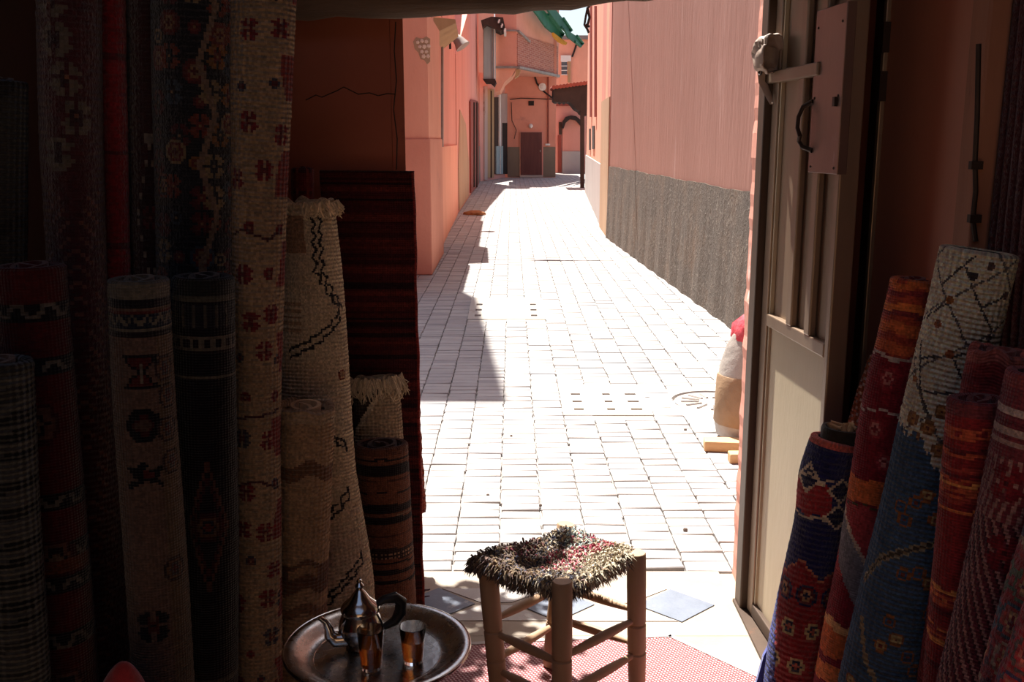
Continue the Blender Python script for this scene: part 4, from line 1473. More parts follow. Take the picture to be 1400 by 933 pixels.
def stepline(a, S, L, pts, w, c, k=.008):
    """stepped line through (s, l) points, width w"""
    Sq, Lq = (np.floor(S / k) + .5) * k, (np.floor(L / k) + .5) * k
    for (s0, l0), (s1, l1) in zip(pts[:-1], pts[1:]):
        dx_, dy_ = s1 - s0, l1 - l0
        t = np.clip(((Sq - s0) * dx_ + (Lq - l0) * dy_) / (dx_ * dx_ + dy_ * dy_ + 1e-9), 0, 1)
        d = np.hypot(Sq - s0 - t * dx_, Lq - l0 - t * dy_)
        put(a, d < w / 2, c)


def blank(S, c):
    a = np.empty(S.shape + (3,))
    a[:] = np.array(c, dtype=float)
    return a


def spiral_coil(c, t, a1, a2, r0, turns, th, z0, z1, rise=0.0, dk=1.0):
    n = int(30 * turns)
    v, f = [], []
    for i in range(n + 1):
        q = i / n
        ang = q * turns * 2 * math.pi
        rho = r0 * (1 - .8 * q)
        for rr_, hh_ in ((rho, z0), (rho, z1 + rise * math.sin(ang * .7)), (rho - th, z1 + rise * math.sin(ang * .7)), (rho - th, z0)):
            v.append(c + t * hh_ + (a1 * math.sin(ang) + a2 * math.cos(ang) * dk) * max(rr_, .002))
    for i in range(n):
        for k in range(3):
            f.append((i * 4 + k, i * 4 + k + 1, (i + 1) * 4 + k + 1, (i + 1) * 4 + k))
    f += [(0, 1, 2, 3), (n * 4 + 3, n * 4 + 2, n * 4 + 1, n * 4)]
    return MB().add(v, f)


def roll(label, stations, D, fn, mat='rug_kilim', knot=.006, th=.012, dk=1.0, turns=2.5, inner=(90, 70, 60), name='rug_roll', group=None,
         dent=.025, tone=1.0, seed=0, lift=.004, fringe=None, zmax=None, seam=2.4, rimwave=0.0):
    ctr, rad = [], []
    for (px, py, w), d_ in zip(stations, D if isinstance(D, (list, tuple)) else [D] * len(stations)):
        p = PD(px, py, d_)
        ctr.append(p)
        rad.append(w / 2 / F_PX * depth_of(p))
    # carry the roll on down to the floor
    p0, p1 = ctr[-2], ctr[-1]
    k = (p1.z - lift) / max(p0.z - p1.z, 1e-3)
    ctr.append(p1 + (p1 - p0) * k)
    rad.append(rad[-1])
    ctr = np.array([tuple(p) for p in ctr])
    rad = np.array(rad)
    seg = np.linalg.norm(np.diff(ctr, axis=0), axis=1)
    cum = np.concatenate([[0], np.cumsum(seg)])
    Lt = cum[-1]
    nl = max(int(Lt / knot), 8)
    Ls = np.linspace(0, Lt, nl + 1)
    # smooth the axis a little
    def interp(col):
        y = np.interp(Ls, cum, col)
        kk = max(int(.05 / (Lt / nl)), 1)
        pad = np.concatenate([2 * y[0] - y[1:kk + 1][::-1], y, 2 * y[-1] - y[-kk - 1:-1][::-1]])
        ker = np.hanning(2 * kk + 3)[1:-1]
        return np.convolve(pad, ker / ker.sum(), 'valid')[:nl + 1]
    C = np.stack([interp(ctr[:, i]) for i in range(3)], -1)
    R = interp(rad)
    T = np.gradient(C, axis=0)
    T /= np.linalg.norm(T, axis=1)[:, None]
    tocam = np.array([0, 0, EYE]) - C
    tocam[:, 2] = 0
    a2 = tocam - (tocam * T).sum(1)[:, None] * T
    a2 /= np.linalg.norm(a2, axis=1)[:, None]
    a1 = np.cross(T, a2) * -1
    a1 = np.where((a1[:, :1] < 0), -a1, a1)
    nc = max(int(2 * math.pi * R.mean() / knot), 20)
    ph = np.linspace(-math.pi, math.pi, nc + 1)
    rg = np.random.default_rng(seed + 77)
    q = rg.uniform(0, 6.28, 6)
    PH, LL = np.meshgrid(ph, Ls)
    frac = np.mod(PH - seam, 2 * np.pi) / (2 * np.pi)
    sm = .5 + .5 * np.tanh((frac - .03) * 40)            # soft step where the rug's free end lies
    RR = R[:, None] * (1 + dent * (np.sin(2 * PH + q[0] + 3 * LL) + .6 * np.sin(3 * PH + q[1] - 5 * LL) + .5 * np.sin(PH + q[2] + 9 * LL))) - th * .6 * (1 - frac) * sm
    RR = RR + rg.normal(0, .0006, RR.shape)
    RR[:, -1] = RR[:, 0] = (RR[:, 0] + RR[:, -1]) / 2
    P = C[:, None] + RR[..., None] * (np.sin(PH)[..., None] * a1[:, None] + (dk * np.cos(PH))[..., None] * a2[:, None])
    if rimwave:
        wv = rimwave * (np.sin(3 * PH + q[3]) + .5 * np.sin(7 * PH + q[4])) * np.exp(-LL / .06)
        P = P + (-T[0])[None, None] * wv[..., None]
    S = PH * R[:, None]
    # rim and inside
    top = P[0]
    tcen = C[0]
    inw = top - tcen
    ln = np.linalg.norm(inw, axis=1, keepdims=True)
    inw = inw / ln
    up = -T[0]
    rows = []
    for f_, h_ in ((2.0, -.06), (1.9, -.012), (1.5, .003), (.8, .006), (.25, .004)):
        rows.append(top - inw * th * f_ + up * h_)
    V = np.concatenate([np.array(rows), P], 0)
    uvL = np.concatenate([np.array([-.07, -.02, -.012, -.008, -.003]), Ls])
    uv = np.stack(np.broadcast_arrays(np.concatenate([np.repeat(S[:1], 5, 0), S], 0), uvL[:, None]), -1)
    Sc = (S[:-1, :-1] + S[1:, 1:]) / 2
    Lc = (LL[:-1, :-1] + LL[1:, 1:]) / 2
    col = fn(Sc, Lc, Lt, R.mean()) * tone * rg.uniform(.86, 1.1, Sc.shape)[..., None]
    rim = np.repeat(col[:1], 5, 0)
    rim[0] = rim[1] = np.array(inner) * .9
    cols = np.concatenate([rim, col], 0) / 255.
    b0 = (float(C[-1, 0]), float(C[-1, 1]), 0.0)
    t = thing(name, b0, label, 'rug', group)
    grid_obj('pile', V, mat, t, cols, uv)
    vt, v1, v2 = Vector(up), Vector(a1[0]), Vector(a2[0])
    # bottom and inside discs
    ring = [Vector(p) for p in P[-1][:-1][::3]]
    ring2 = [Vector(p) for p in (top - inw * th * 2.0 + up * -.055)[:-1][::3]]
    mbx = MB().add(ring + [Vector(C[-1])], [(i, (i + 1) % len(ring), len(ring)) for i in range(len(ring))])
    mbx.add(ring2 + [Vector(tcen) + vt * -.055], [(i, (i + 1) % len(ring2), len(ring2)) for i in range(len(ring2))])
    obj('core', mbx, 'wool', t, False, cols=[np.array(inner) / 255. * .7] * len(mbx.f))
    if turns:
        sc_ = spiral_coil(Vector(tcen), vt, v1, v2, float(R[0]) - 2.3 * th, turns, th * .8, -.05, .004, .006, dk)
        obj('inner_coil', sc_, 'wool', t, False, cols=[np.array(inner) / 255.] * len(sc_.f))
    if fringe:
        fr_ = MB()
        rf = random.Random(seed)
        cf = []
        for k in range(fringe[0]):
            phi = rf.uniform(fringe[2], fringe[3])
            p = Vector(tcen) + (v1 * math.sin(phi) + v2 * math.cos(phi) * dk) * (float(R[0]) + .003) + vt * rf.uniform(-.004, .004)
            o_ = (v1 * math.sin(phi) + v2 * math.cos(phi))
            ln_ = fringe[1] * rf.uniform(.5, 1.2)
            pa = [p, p + o_ * .008 + vt * rf.uniform(-.2, .5) * ln_ * .4, p + o_ * rf.uniform(.008, .02) + vt * (-ln_ * .5) + v1 * rf.uniform(-.01, .01), p + o_ * rf.uniform(.006, .02) - vt * ln_ + v1 * rf.uniform(-.015, .015)]
            n0 = len(fr_.f)
            fr_.tube(pa, [.003, .0028, .0025, .0012], 5)
            cf += [np.array(fringe[4]) / 255. * rf.uniform(.8, 1.1)] * (len(fr_.f) - n0)
        tag(obj('fringe', fr_, 'wool', t, True, cols=cf), kind='stuff')
    return t


GR, GL = 'rolled rugs leaning at the right', 'rolled rugs standing at the left'

# ---------------------------------------------------------------- right-hand rolls
NAVY, RED, CREAM, ORANGE = (34, 38, 84), (138, 36, 40), (206, 188, 158), (192, 96, 48)


def f_navy(S, L, Lt, r):
    a = blank(S, NAVY)
    put(a, L < .012, (196, 96, 80))
    w = .006 * np.sin(S * 110)
    put(a, (L > .10 + w) & (L < .185 + w) & (S < .02), (156, 44, 46))
    for s0, l0 in ((.045, .115), (.04, .185), (-.05, .095)):
        d = np.abs(S - s0) * 1.0 + np.abs(L - l0) * 1.1
        put(a, d < .040, CREAM)
        put(a, d < .030, (26, 28, 60))
    stepline(a, S, L, [(-.09, .10), (-.05, .085), (-.01, .10), (.02, .09)], .008, CREAM)
    stepline(a, S, L, [(-.09, .185), (-.05, .20), (-.01, .185), (.02, .20)], .008, CREAM)
    edge = .31 + .05 * np.abs(np.mod((S + .2) / .055, 2) - 1)
    low = L > (np.floor(edge / .008) * .008)
    put(a, low, (142, 38, 40))
    put(a, low & (L < np.floor(edge / .008) * .008 + .006), (186, 120, 84))
    k = 0
    for l0 in np.arange(.40, Lt, .095):
        for s0 in (-.075 + .03 * (k % 2), -.01 + .03 * (k % 2), .06 + .03 * (k % 2)):
            stamp(a, S, L, s0, l0, FLOWER, .0062, {'a': (150, 44, 44), 'b': (188, 170, 120), 'c': (40, 44, 60), 'd': (170, 90, 70)} if k % 3 else {'a': (30, 34, 70), 'b': (96, 24, 30), 'c': (170, 130, 90), 'd': (30, 34, 60)})
        k += 1
    put(a, (S < -.085 + .02 * np.sin(L * 12)) & (L > .3), (40, 46, 110))
    return a


nv = roll('navy and red flowered pile rug, shortest roll beside the metal door', [(1141, 602, 68), (1129, 648, 76), (1124, 710, 76), (1110, 790, 84), (1097, 870, 90), (1090, 933, 92)], 2.44, f_navy, 'rug_pile', .0062, inner=(46, 42, 70), group=GR, tone=1.14, seed=1, turns=1.5)


fp_ = [PD(x, y, 2.47) for x, y in ((1060, 868), (1066, 933), (1034, 935), (1044, 898))]
fm_ = MB().extrude(fp_, (0, .012, 0))
tag(obj('flap', fm_, 'wool', nv, False, cols=[np.array((70, 80, 156)) / 255.] * len(fm_.f)), 'bright blue folded back edge')
# a second rug rolled up inside the navy one, its rim standing proud
c_top = PD(1150, 600, 2.44)
inn = MB().lathe([(.048, -.02), (.052, .0), (.053, .022), (.050, .030), (.044, .031), (.041, .024), (.040, -.02)], c_top, 28, (.08, 0, 1))
tag(obj('inner_rug', inn, 'wool', nv, True, cols=[np.array((52, 48, 40)) / 255.] * len(inn.f)), 'dark rim of a second rug rolled inside')
cr = MB()
rf = random.Random(6)
for k in range(7):
    an = k * 2.4
    q = c_top + Vector((.020 * math.cos(an), .020 * math.sin(an), .016))
    cr.tube([q, q + Vector((rf.uniform(-.012, .012), rf.uniform(-.012, .012), .02)), q + Vector((rf.uniform(-.02, .02), rf.uniform(-.02, .02), .014))], [.009, .008, .005], 7)
tag(obj('cream_lining', cr, 'wool', nv, True, cols=[np.array((214, 172, 124)) / 255.] * len(cr.f)), 'crumpled cream lining')


def f_pinkedge(S, L, Lt, r):
    a = blank(S, (206, 150, 136))
    put(a, S < -.008, (186, 100, 62))
    put(a, np.mod(L + S * .5, .02) < .006, (226, 196, 182))
    return a


roll('thin pink rug with an orange edge behind the burgundy roll', [(1204, 490, 34), (1190, 540, 40), (1176, 600, 46)], 2.585, f_pinkedge, 'rug_coarse', .008, inner=(120, 70, 60), group=GR, seed=3, turns=0)


def f_burg(S, L, Lt, r):
    a = blank(S, (118, 30, 40))
    n = .004 * np.sin(S * 60 + L * 30)
    Lw = L + n
    put(a, Lw < .17, (150, 62, 44))
    bands(a, Lw, [(0, .018, (176, 92, 50)), (.022, .034, (120, 44, 44)), (.05, .068, (190, 104, 54)), (.068, .08, (112, 44, 44)), (.095, .12, (180, 92, 52)), (.125, .135, (140, 56, 44)), (.14, .165, (172, 84, 50)),
                   (.172, .18, (170, 150, 140)), (.30, .306, (168, 150, 140)), (.47, .53, (186, 96, 52)), (.535, .54, (70, 60, 40)), (.54, .72, (150, 56, 58))])
    for s0, l0 in ((-.02, .225), (.05, .24), (-.03, .345), (.04, .35), (.0, .42), (.05, .29)):
        stamp(a, S, L, s0, l0, FLOWER, .0058, {'a': (126, 36, 44), 'b': (142, 52, 56), 'c': (170, 108, 100), 'd': (120, 40, 46)})
    d = L - .62 - (S + .05) * 1.2
    put(a, (d > 0) & (d < .12) & (L > .54), (116, 112, 116))
    put(a, (np.abs(d) < .008) & (L > .54), (180, 160, 140))
    bands(a, Lw, [(.84, .86, (196, 150, 100)), (.86, .93, (190, 100, 54)), (.95, 1.0, (196, 116, 66)), (1.03, 1.05, (140, 50, 46))])
    return a


roll('burgundy kilim roll with orange bands between the navy and the blue rugs', [(1249, 384, 66), (1234, 471, 74), (1220, 540, 78), (1206, 645, 82), (1188, 760, 84), (1168, 860, 86), (1157, 933, 88)], 2.27, f_burg, 'rug_kilim', .006, inner=(110, 44, 44), group=GR, tone=1.2, seed=4, turns=2.5)


def f_blue(S, L, Lt, r):
    cream = (222, 204, 176)
    a = blank(S, cream)
    dk_ = (74, 68, 66)
    for pts in ([(-.06, .07), (.0, .0)], [(-.09, .15), (-.03, .10)], [(-.02, .03), (.035, .115), (.07, .16)], [(.03, .105), (.085, .07)], [(-.10, .24), (-.01, .215), (.06, .19)],
                [(-.09, .20), (-.06, .29), (.0, .38), (.05, .42)], [(-.06, .30), (.04, .285), (.1, .26)], [(-.005, .21), (.045, .29)]):
        stepline(a, S, L, pts, .0046, dk_, .0035)
    for q_ in (-.26, -.13, .0, .13, .26, .39):
        stepline(a, S, L, [(-.12, q_ + .16), (.12, q_ - .02)], .0042, (110, 102, 96), .0035)
    for q_ in (-.1, .12, .34):
        stepline(a, S, L, [(-.12, q_ - .12), (.12, q_ + .2)], .0042, (104, 96, 90), .0035)
    for s0, l0, c in ((-.035, .10, (150, 90, 44)), (.0, .045, (60, 50, 50)), (-.01, .21, (150, 84, 50)), (.045, .195, (170, 70, 60)), (.06, .165, (70, 50, 50)), (-.08, .28, (170, 110, 60)), (.08, .075, (90, 60, 60)), (-.05, .155, (150, 90, 60)), (.03, .02, (90, 70, 66))):
        stamp(a, S, L, s0, l0, SMALL, .0034, {'a': c, 'b': c, 'c': c})
    bd = .385 + .10 * np.clip((S + .05) / .10, 0, 1) + .006 * np.sign(np.sin(S * 300)) + .008 * np.sin(S * 70)
    tan = (L > bd - .10) & (L <= bd)
    for s0, l0 in ((-.06, .36), (-.02, .37), (.01, .41), (.04, .44), (.03, .36), (-.04, .40), (.0, .33), (.055, .40)):
        stamp(a, S, L, s0, l0, SMALL, .006, {'a': (140, 96, 60), 'b': (170, 120, 70), 'c': (110, 60, 50)})
    blue = (70, 92, 114)
    bl_ = L > bd
    put(a, bl_, blue)
    put(a, bl_ & (np.mod(L * 1.0 + .01 * np.sin(S * 40), .07) < .012), (60, 82, 104))
    zz_ = [(-.11, .74), (-.06, .67), (.0, .63), (.06, .60), (.11, .56)]
    stepline(a, S, L, zz_, .016, (150, 138, 110), .006)
    stepline(a, S, L, zz_, .005, (70, 60, 50), .006)
    zz_ = [(-.09, .82), (-.06, .90), (-.02, .95), (.03, .955), (.10, .92)]
    stepline(a, S, L, zz_, .012, (150, 130, 96), .006)
    zz_ = [(-.12, 1.07), (-.06, 1.02), (.0, .99), (.07, .955), (.11, .93)]
    stepline(a, S, L, zz_, .015, (160, 146, 120), .006)
    r0 = random.Random(3)
    for s0, l0 in ((-.045, .55), (-.015, .53), (-.03, .575), (.005, .51), (.03, .56), (-.01, .69), (.02, .68), (.045, .70), (.06, .77), (-.02, .80), (.0, .835), (.03, .87), (-.03, .86), (.05, .90), (-.09, .97), (-.06, 1.10), (-.02, 1.16), (.0, 1.12), (.03, 1.15), (-.01, 1.2), (.05, 1.2), (.02, 1.23), (-.08, 1.16)):
        stamp(a, S, L, s0, l0, SMALL, .006, {'a': (150, 92, 50), 'b': (60, 86, 116) if r0.random() < .6 else (176, 150, 100), 'c': (120, 60, 46)})
    return a


roll('tall roll, cream with thin dark lattice above and blue with ochre zigzags below', [(1337, 345, 104), (1318, 430, 104), (1301, 500, 106), (1282, 580, 108), (1262, 680, 112), (1240, 780, 116), (1212, 933, 126)], 2.06, f_blue, 'rug_coarse', .0042, inner=(60, 50, 46), group=GR, tone=1.2, seed=5, turns=0, dent=.018)


def f_redfold(S, L, Lt, r):
    a = blank(S, (132, 48, 46))
    bands(a, L + .003 * np.sin(S * 90), [(0, .02, (160, 86, 74)), (.045, .06, (112, 40, 42)), (.085, .10, (146, 70, 56)), (.11, .13, (104, 36, 40))])
    return a


roll('dusty red roll with loosely folded top behind the striped red one', [(1366, 482, 84), (1355, 540, 86), (1340, 640, 86)], 1.90, f_redfold, 'rug_kilim', .0065, inner=(150, 78, 70), group=GR, tone=1.14, seed=6, turns=2.2, rimwave=.008)


def f_stripe(S, L, Lt, r):
    a = blank(S, (126, 36, 36))
    rg = np.random.default_rng(5)
    l0 = .03
    while l0 < Lt:
        w = rg.uniform(.003, .012)
        dens = 1 if l0 < .2 else (.7 if .36 < l0 < .46 or .62 < l0 < .7 else .2)
        if rg.random() < dens * .8:
            c = [(196, 108, 60), (172, 78, 50), (96, 30, 34), (204, 130, 70), (150, 56, 46)][rg.integers(0, 5)]
            put(a, (L + .003 * np.sin(S * 50) > l0) & (L + .003 * np.sin(S * 50) < l0 + w), c)
        l0 += w * rg.uniform(.9, 1.6)
    put(a, L < .02, (104, 46, 48))
    return a


roll('red kilim roll with orange pinstripes beside the tall blue one', [(1336, 548, 80), (1331, 618, 82), (1317, 778, 84), (1305, 928, 86)], 1.76, f_stripe, 'rug_kilim', .0055, inner=(110, 44, 44), group=GR, tone=1.2, seed=7, turns=2.0)


def f_mauve(S, L, Lt, r):
    a = blank(S, (98, 40, 46))
    w = np.mod(L * .8 - S * 1.6, .030)
    put(a, w < .011, (156, 108, 98))
    put(a, (w > .011) & (w < .017), (64, 24, 30))
    top = L < .25
    put(a, top, (112, 46, 50))
    w2 = np.mod(S + .01 * np.sin(L * 30), .016)
    put(a, top & (L > .14) & (w2 < .007), (150, 108, 98))
    bands(a, L, [(.0, .02, (130, 56, 54)), (.055, .068, (176, 150, 136)), (.075, .083, (96, 34, 40)), (.09, .1, (166, 136, 122)), (.11, .118, (160, 126, 112))])
    for s0, l0 in ((.0, .30), (.04, .42), (-.02, .18)):
        stamp(a, S, L, s0, l0, ROSE, .007, {'a': (110, 26, 34), 'b': (130, 36, 40), 'c': (80, 24, 30)})
    return a


roll('dark mauve roll ribbed with slanting lines right of the pinstriped one', [(1425, 515, 100), (1403, 610, 98), (1382, 707, 98), (1360, 807, 98), (1334, 925, 100)], 1.63, f_mauve, 'rug_kilim', .0042, inner=(90, 50, 50), group=GR, tone=1.14, seed=8, turns=2.0)


def f_redflor(S, L, Lt, r):
    a = blank(S, (150, 48, 42))
    rg = random.Random(12)
    for l0 in np.arange(.02, Lt, .07):
        for s0 in (-.08, -.03, .02, .07):
            c = rg.choice([(90, 96, 70), (190, 116, 60), (96, 40, 52), (170, 140, 110), (70, 84, 92)])
            stamp(a, S, L, s0 + rg.uniform(-.012, .012), l0 + rg.uniform(-.015, .015), rg.choice([FLOWER, ROSE]), .0062, {'a': c, 'b': (170, 70, 54), 'c': rg.choice([(196, 150, 100), (60, 50, 50)]), 'd': (120, 36, 40)})
    put(a, L < .03, (70, 62, 70))
    return a


roll('red flowered rug with green and orange blossoms at the right edge', [(1450, 722, 90), (1412, 832, 88), (1386, 928, 88)], 1.50, f_redflor, 'rug_pile', .0058, inner=(90, 40, 40), group=GR, tone=1.14, seed=9, turns=2.0)


def f_crim(S, L, Lt, r):
    a = f_redflor(S, L + .03, Lt, r)
    return a * np.array([1.05, .7, .85])


roll('crimson flowered rug low in the bottom right corner', [(1444, 836, 88), (1412, 928, 90)], 1.385, f_crim, 'rug_pile', .0058, inner=(90, 40, 40), group=GR, tone=1.14, seed=10, turns=2.0)

# ---------------------------------------------------------------- left-hand rolls
def f_bw(S, L, Lt, r):
    a = blank(S, (186, 176, 164))
    rg = np.random.default_rng(8)
    l0 = 0.0
    while l0 < Lt:
        w = rg.uniform(.012, .03)
        put(a, (L + .005 * np.sin(S * 30) > l0) & (L + .005 * np.sin(S * 30) < l0 + w), (36, 30, 30) if rg.random() < .7 else (120, 110, 100))
        l0 += w + rg.uniform(.008, .045)
    return a


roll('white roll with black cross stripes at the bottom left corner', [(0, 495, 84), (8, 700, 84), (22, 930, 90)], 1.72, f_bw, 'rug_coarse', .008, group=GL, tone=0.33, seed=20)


def f_redband(S, L, Lt, r):
    a = blank(S, (134, 30, 32))
    for l0 in (.06, .17, .44, .55, .62, .74):
        put(a, (L > l0) & (L < l0 + .035), (44, 34, 38))
        z = np.abs(np.mod(S / .03, 2) - 1)
        put(a, (L > l0 + .006) & (L < l0 + .029) & (np.abs(z - (L - l0) / .035) < .22), (176, 158, 140))
    for s0, l0 in ((-.01, .30), (.0, .58), (.0, .86)):
        stamp(a, S, L, s0, l0, FLOWER, .009, {'a': (100, 22, 30), 'b': (170, 110, 90), 'c': (60, 40, 50), 'd': (190, 150, 120)})
    put(a, (L > .585) & (L < .61), (170, 84, 50))
    return a


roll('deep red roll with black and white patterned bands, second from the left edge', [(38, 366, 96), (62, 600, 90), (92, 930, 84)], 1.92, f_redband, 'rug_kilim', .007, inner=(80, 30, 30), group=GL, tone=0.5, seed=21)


def f_pale(S, L, Lt, r):
    a = blank(S, (150, 140, 126))
    put(a, np.mod(L + .02 * np.sin(S * 30), .3) < .03, (90, 76, 66))
    put(a, np.abs(np.mod(S, .06) - .03) < .004, (120, 106, 92))
    return a


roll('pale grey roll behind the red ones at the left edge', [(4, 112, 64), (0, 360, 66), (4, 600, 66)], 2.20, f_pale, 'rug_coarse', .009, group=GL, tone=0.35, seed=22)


def f_dkred(S, L, Lt, r):
    a = blank(S, (92, 18, 24))
    w = np.mod(L - np.abs(S) * .8, .035)
    put(a, (w < .006) & (L > .5), (150, 84, 66))
    rg = random.Random(31)
    for l0 in np.arange(.1, .5, .08):
        stamp(a, S, L, rg.uniform(-.04, .04), l0, ROSE, .008, {'a': (130, 110, 90), 'b': (60, 20, 26), 'c': (150, 90, 60)})
    return a


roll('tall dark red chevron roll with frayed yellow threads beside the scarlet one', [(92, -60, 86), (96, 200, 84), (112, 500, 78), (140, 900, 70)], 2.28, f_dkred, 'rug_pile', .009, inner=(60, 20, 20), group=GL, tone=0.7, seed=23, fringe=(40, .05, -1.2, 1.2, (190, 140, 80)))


def f_scarlet(S, L, Lt, r):
    a = blank(S, (140, 16, 26))
    put(a, S < -.02, (112, 18, 30))
    put(a, np.mod(L, .22) < .012, (90, 12, 22))
    put(a, (L > .9) & (np.mod(L, .1) < .05) & (np.abs(S) < .02), (70, 24, 30))
    return a


roll('slim scarlet velvet roll reaching above the cream motif rug', [(146, -60, 44), (154, 200, 44), (158, 400, 42), (150, 900, 46)], 2.42, f_scarlet, 'rug_pile', .008, inner=(60, 20, 20), group=GL, seed=24)


def f_maroon(S, L, Lt, r):
    a = blank(S, (74, 22, 24))
    d = np.abs(S) / .035 + np.abs(L - .62) / .18
    put(a, (d > .9) & (d < 1.0), (176, 150, 130))
    put(a, d < .9, (58, 16, 22))
    stamp(a, S, L, 0, .62, ROSE, .006, {'a': (120, 36, 40), 'b': (90, 30, 30), 'c': (150, 90, 80)})
    put(a, (np.abs(S) < .02 - (L - .40) * .3) & (L > .42) & (L < .45), (170, 150, 136))
    return a


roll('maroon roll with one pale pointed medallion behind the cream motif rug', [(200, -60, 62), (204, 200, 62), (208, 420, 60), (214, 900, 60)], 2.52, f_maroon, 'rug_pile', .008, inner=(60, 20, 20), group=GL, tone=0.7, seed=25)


def f_motif(S, L, Lt, r):
    a = blank(S, (196, 150, 128))
    put(a, S > .03, (186, 146, 110))
    K_ = (34, 28, 36)
    bands(a, L, [(0, .03, (206, 188, 160)), (.03, .045, (50, 40, 50)), (.05, .058, (170, 60, 50)), (.058, .085, (50, 60, 84)), (.085, .095, (206, 188, 160)), (.095, .105, (60, 40, 44))])
    z = np.abs(np.mod(S / .014, 2) - 1)
    put(a, (L > .06) & (L < .083) & (np.abs(z - (L - .06) / .023) < .25), (200, 180, 150))
    stamp(a, S, L, -.004, .175, HOURG, .0068, {'a': K_, 'b': (150, 48, 44), 'c': (214, 196, 170)})
    stamp(a, S, L, -.004, .285, RINGM, .0068, {'a': K_, 'b': (120, 40, 40), 'c': (150, 110, 90)})
    stamp(a, S, L, -.008, .39, ARROW, .007, {'a': K_, 'b': (150, 48, 44)})
    stamp(a, S, L, -.012, .72, ROSE, .008, {'a': K_, 'b': (150, 60, 50), 'c': K_})
    for s0, l0 in ((.05, .17), (.055, .23), (.05, .30), (.055, .37), (.045, .6)):
        stamp(a, S, L, s0, l0, FLOWER, .006, {'a': (90, 60, 60), 'b': (190, 130, 90), 'c': (110, 100, 110), 'd': (150, 60, 50)})
    put(a, L > .90 + .02 * np.abs(np.mod(S / .02, 2) - 1), (44, 36, 40))
    return a


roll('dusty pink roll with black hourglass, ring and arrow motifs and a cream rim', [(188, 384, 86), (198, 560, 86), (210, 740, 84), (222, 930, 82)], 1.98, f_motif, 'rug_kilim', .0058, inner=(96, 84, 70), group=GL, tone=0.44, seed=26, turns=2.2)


def f_darkflor(S, L, Lt, r):
    a = blank(S, (30, 26, 36))
    rg = random.Random(44)
    for l0 in np.arange(.02, 1.3, .075):
        for s0 in np.arange(-.10, .13, .05):
            c = rg.choice([(170, 70, 40), (196, 160, 110), (120, 30, 34), (70, 90, 110), (190, 120, 50)])
            stamp(a, S, L, s0 + rg.uniform(-.014, .014), l0 + rg.uniform(-.02, .02), rg.choice([FLOWER, ROSE, SMALL, ROSE]), .0062, {'a': c, 'b': rg.choice([(40, 34, 44), (150, 50, 40)]), 'c': (196, 150, 100), 'd': (120, 30, 30)})
    e = np.abs(np.mod(L / .12, 2) - 1)
    put(a, (np.abs(S - .05 + .04 * e) < .008), (190, 150, 120))
    return a


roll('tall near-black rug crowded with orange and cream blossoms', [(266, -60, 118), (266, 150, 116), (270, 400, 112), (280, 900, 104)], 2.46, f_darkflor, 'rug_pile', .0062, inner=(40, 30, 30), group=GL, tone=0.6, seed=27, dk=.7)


def f_blackband(S, L, Lt, r):
    a = blank(S, (34, 20, 26))
    bands(a, L, [(0, .03, (60, 56, 52)), (.03, .045, (140, 130, 110)), (.05, .10, (48, 44, 56)), (.115, .15, (170, 150, 128)), (.15, .155, (60, 40, 40)), (.205, .213, (170, 150, 128))])
    put(a, (L > .05) & (L < .10) & (np.mod(S, .025) < .006), (130, 116, 100))
    put(a, (L > .125) & (L < .143) & (np.mod(S, .024) < .014), (50, 26, 30))
    d = np.abs(S) / .05 + np.abs(L - .55) / .16
    put(a, (d < 1) & (d > .85), (140, 80, 60)); put(a, (d < .8) & (d > .68), (100, 30, 34))
    stamp(a, S, L, 0, .55, FLOWER, .007, {'a': (90, 24, 30), 'b': (150, 100, 70), 'c': (50, 40, 60), 'd': (150, 50, 40)})
    put(a, L > .90, (60, 40, 40))
    put(a, (L > .92) & (L < .935), (150, 130, 110))
    return a


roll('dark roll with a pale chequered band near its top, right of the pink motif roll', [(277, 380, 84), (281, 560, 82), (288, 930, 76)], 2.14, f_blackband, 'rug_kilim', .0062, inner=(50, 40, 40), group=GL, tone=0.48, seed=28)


def f_creamflor(S, L, Lt, r):
    a = blank(S, (214, 172, 130))
    put(a, np.mod(L + .004 * np.sin(S * 60), .018) < .004, (190, 160, 128))
    rg = random.Random(52)
    for i, l0 in enumerate(np.arange(.06, Lt, .105)):
        for s0 in ((-.02, .048) if i % 2 else (-.045, .02, .07)):
            c = (150, 40, 46) if rg.random() < .7 else (76, 70, 84)
            stamp(a, S, L, s0 + rg.uniform(-.012, .012), l0 + rg.uniform(-.02, .02), ROSE if rg.random() < .6 else SMALL, .0050, {'a': c, 'b': (120, 40, 44), 'c': (190, 130, 100)})
    for pts in ([(-.07, .62), (-.03, .60), (.02, .625), (.06, .60)], [(-.07, 1.05), (.07, 1.03)], [(-.07, 1.22), (.0, 1.2), (.07, 1.23)]):
        stepline(a, S, L, pts, .007, (90, 36, 44), .006)
    put(a, (S > .055 + .015 * np.sin(L * 22)) & (np.mod(L, .21) < .10), (160, 60, 54))
    return a


roll('tall cream rug scattered with small red flowers, edge catching the light', [(362, -60, 92), (358, 100, 88), (352, 300, 78), (350, 600, 66), (352, 900, 66)], 2.32, f_creamflor, 'rug_coarse', .0058, inner=(120, 90, 70), group=GL, tone=0.78, seed=29, dk=.85, dent=.03)


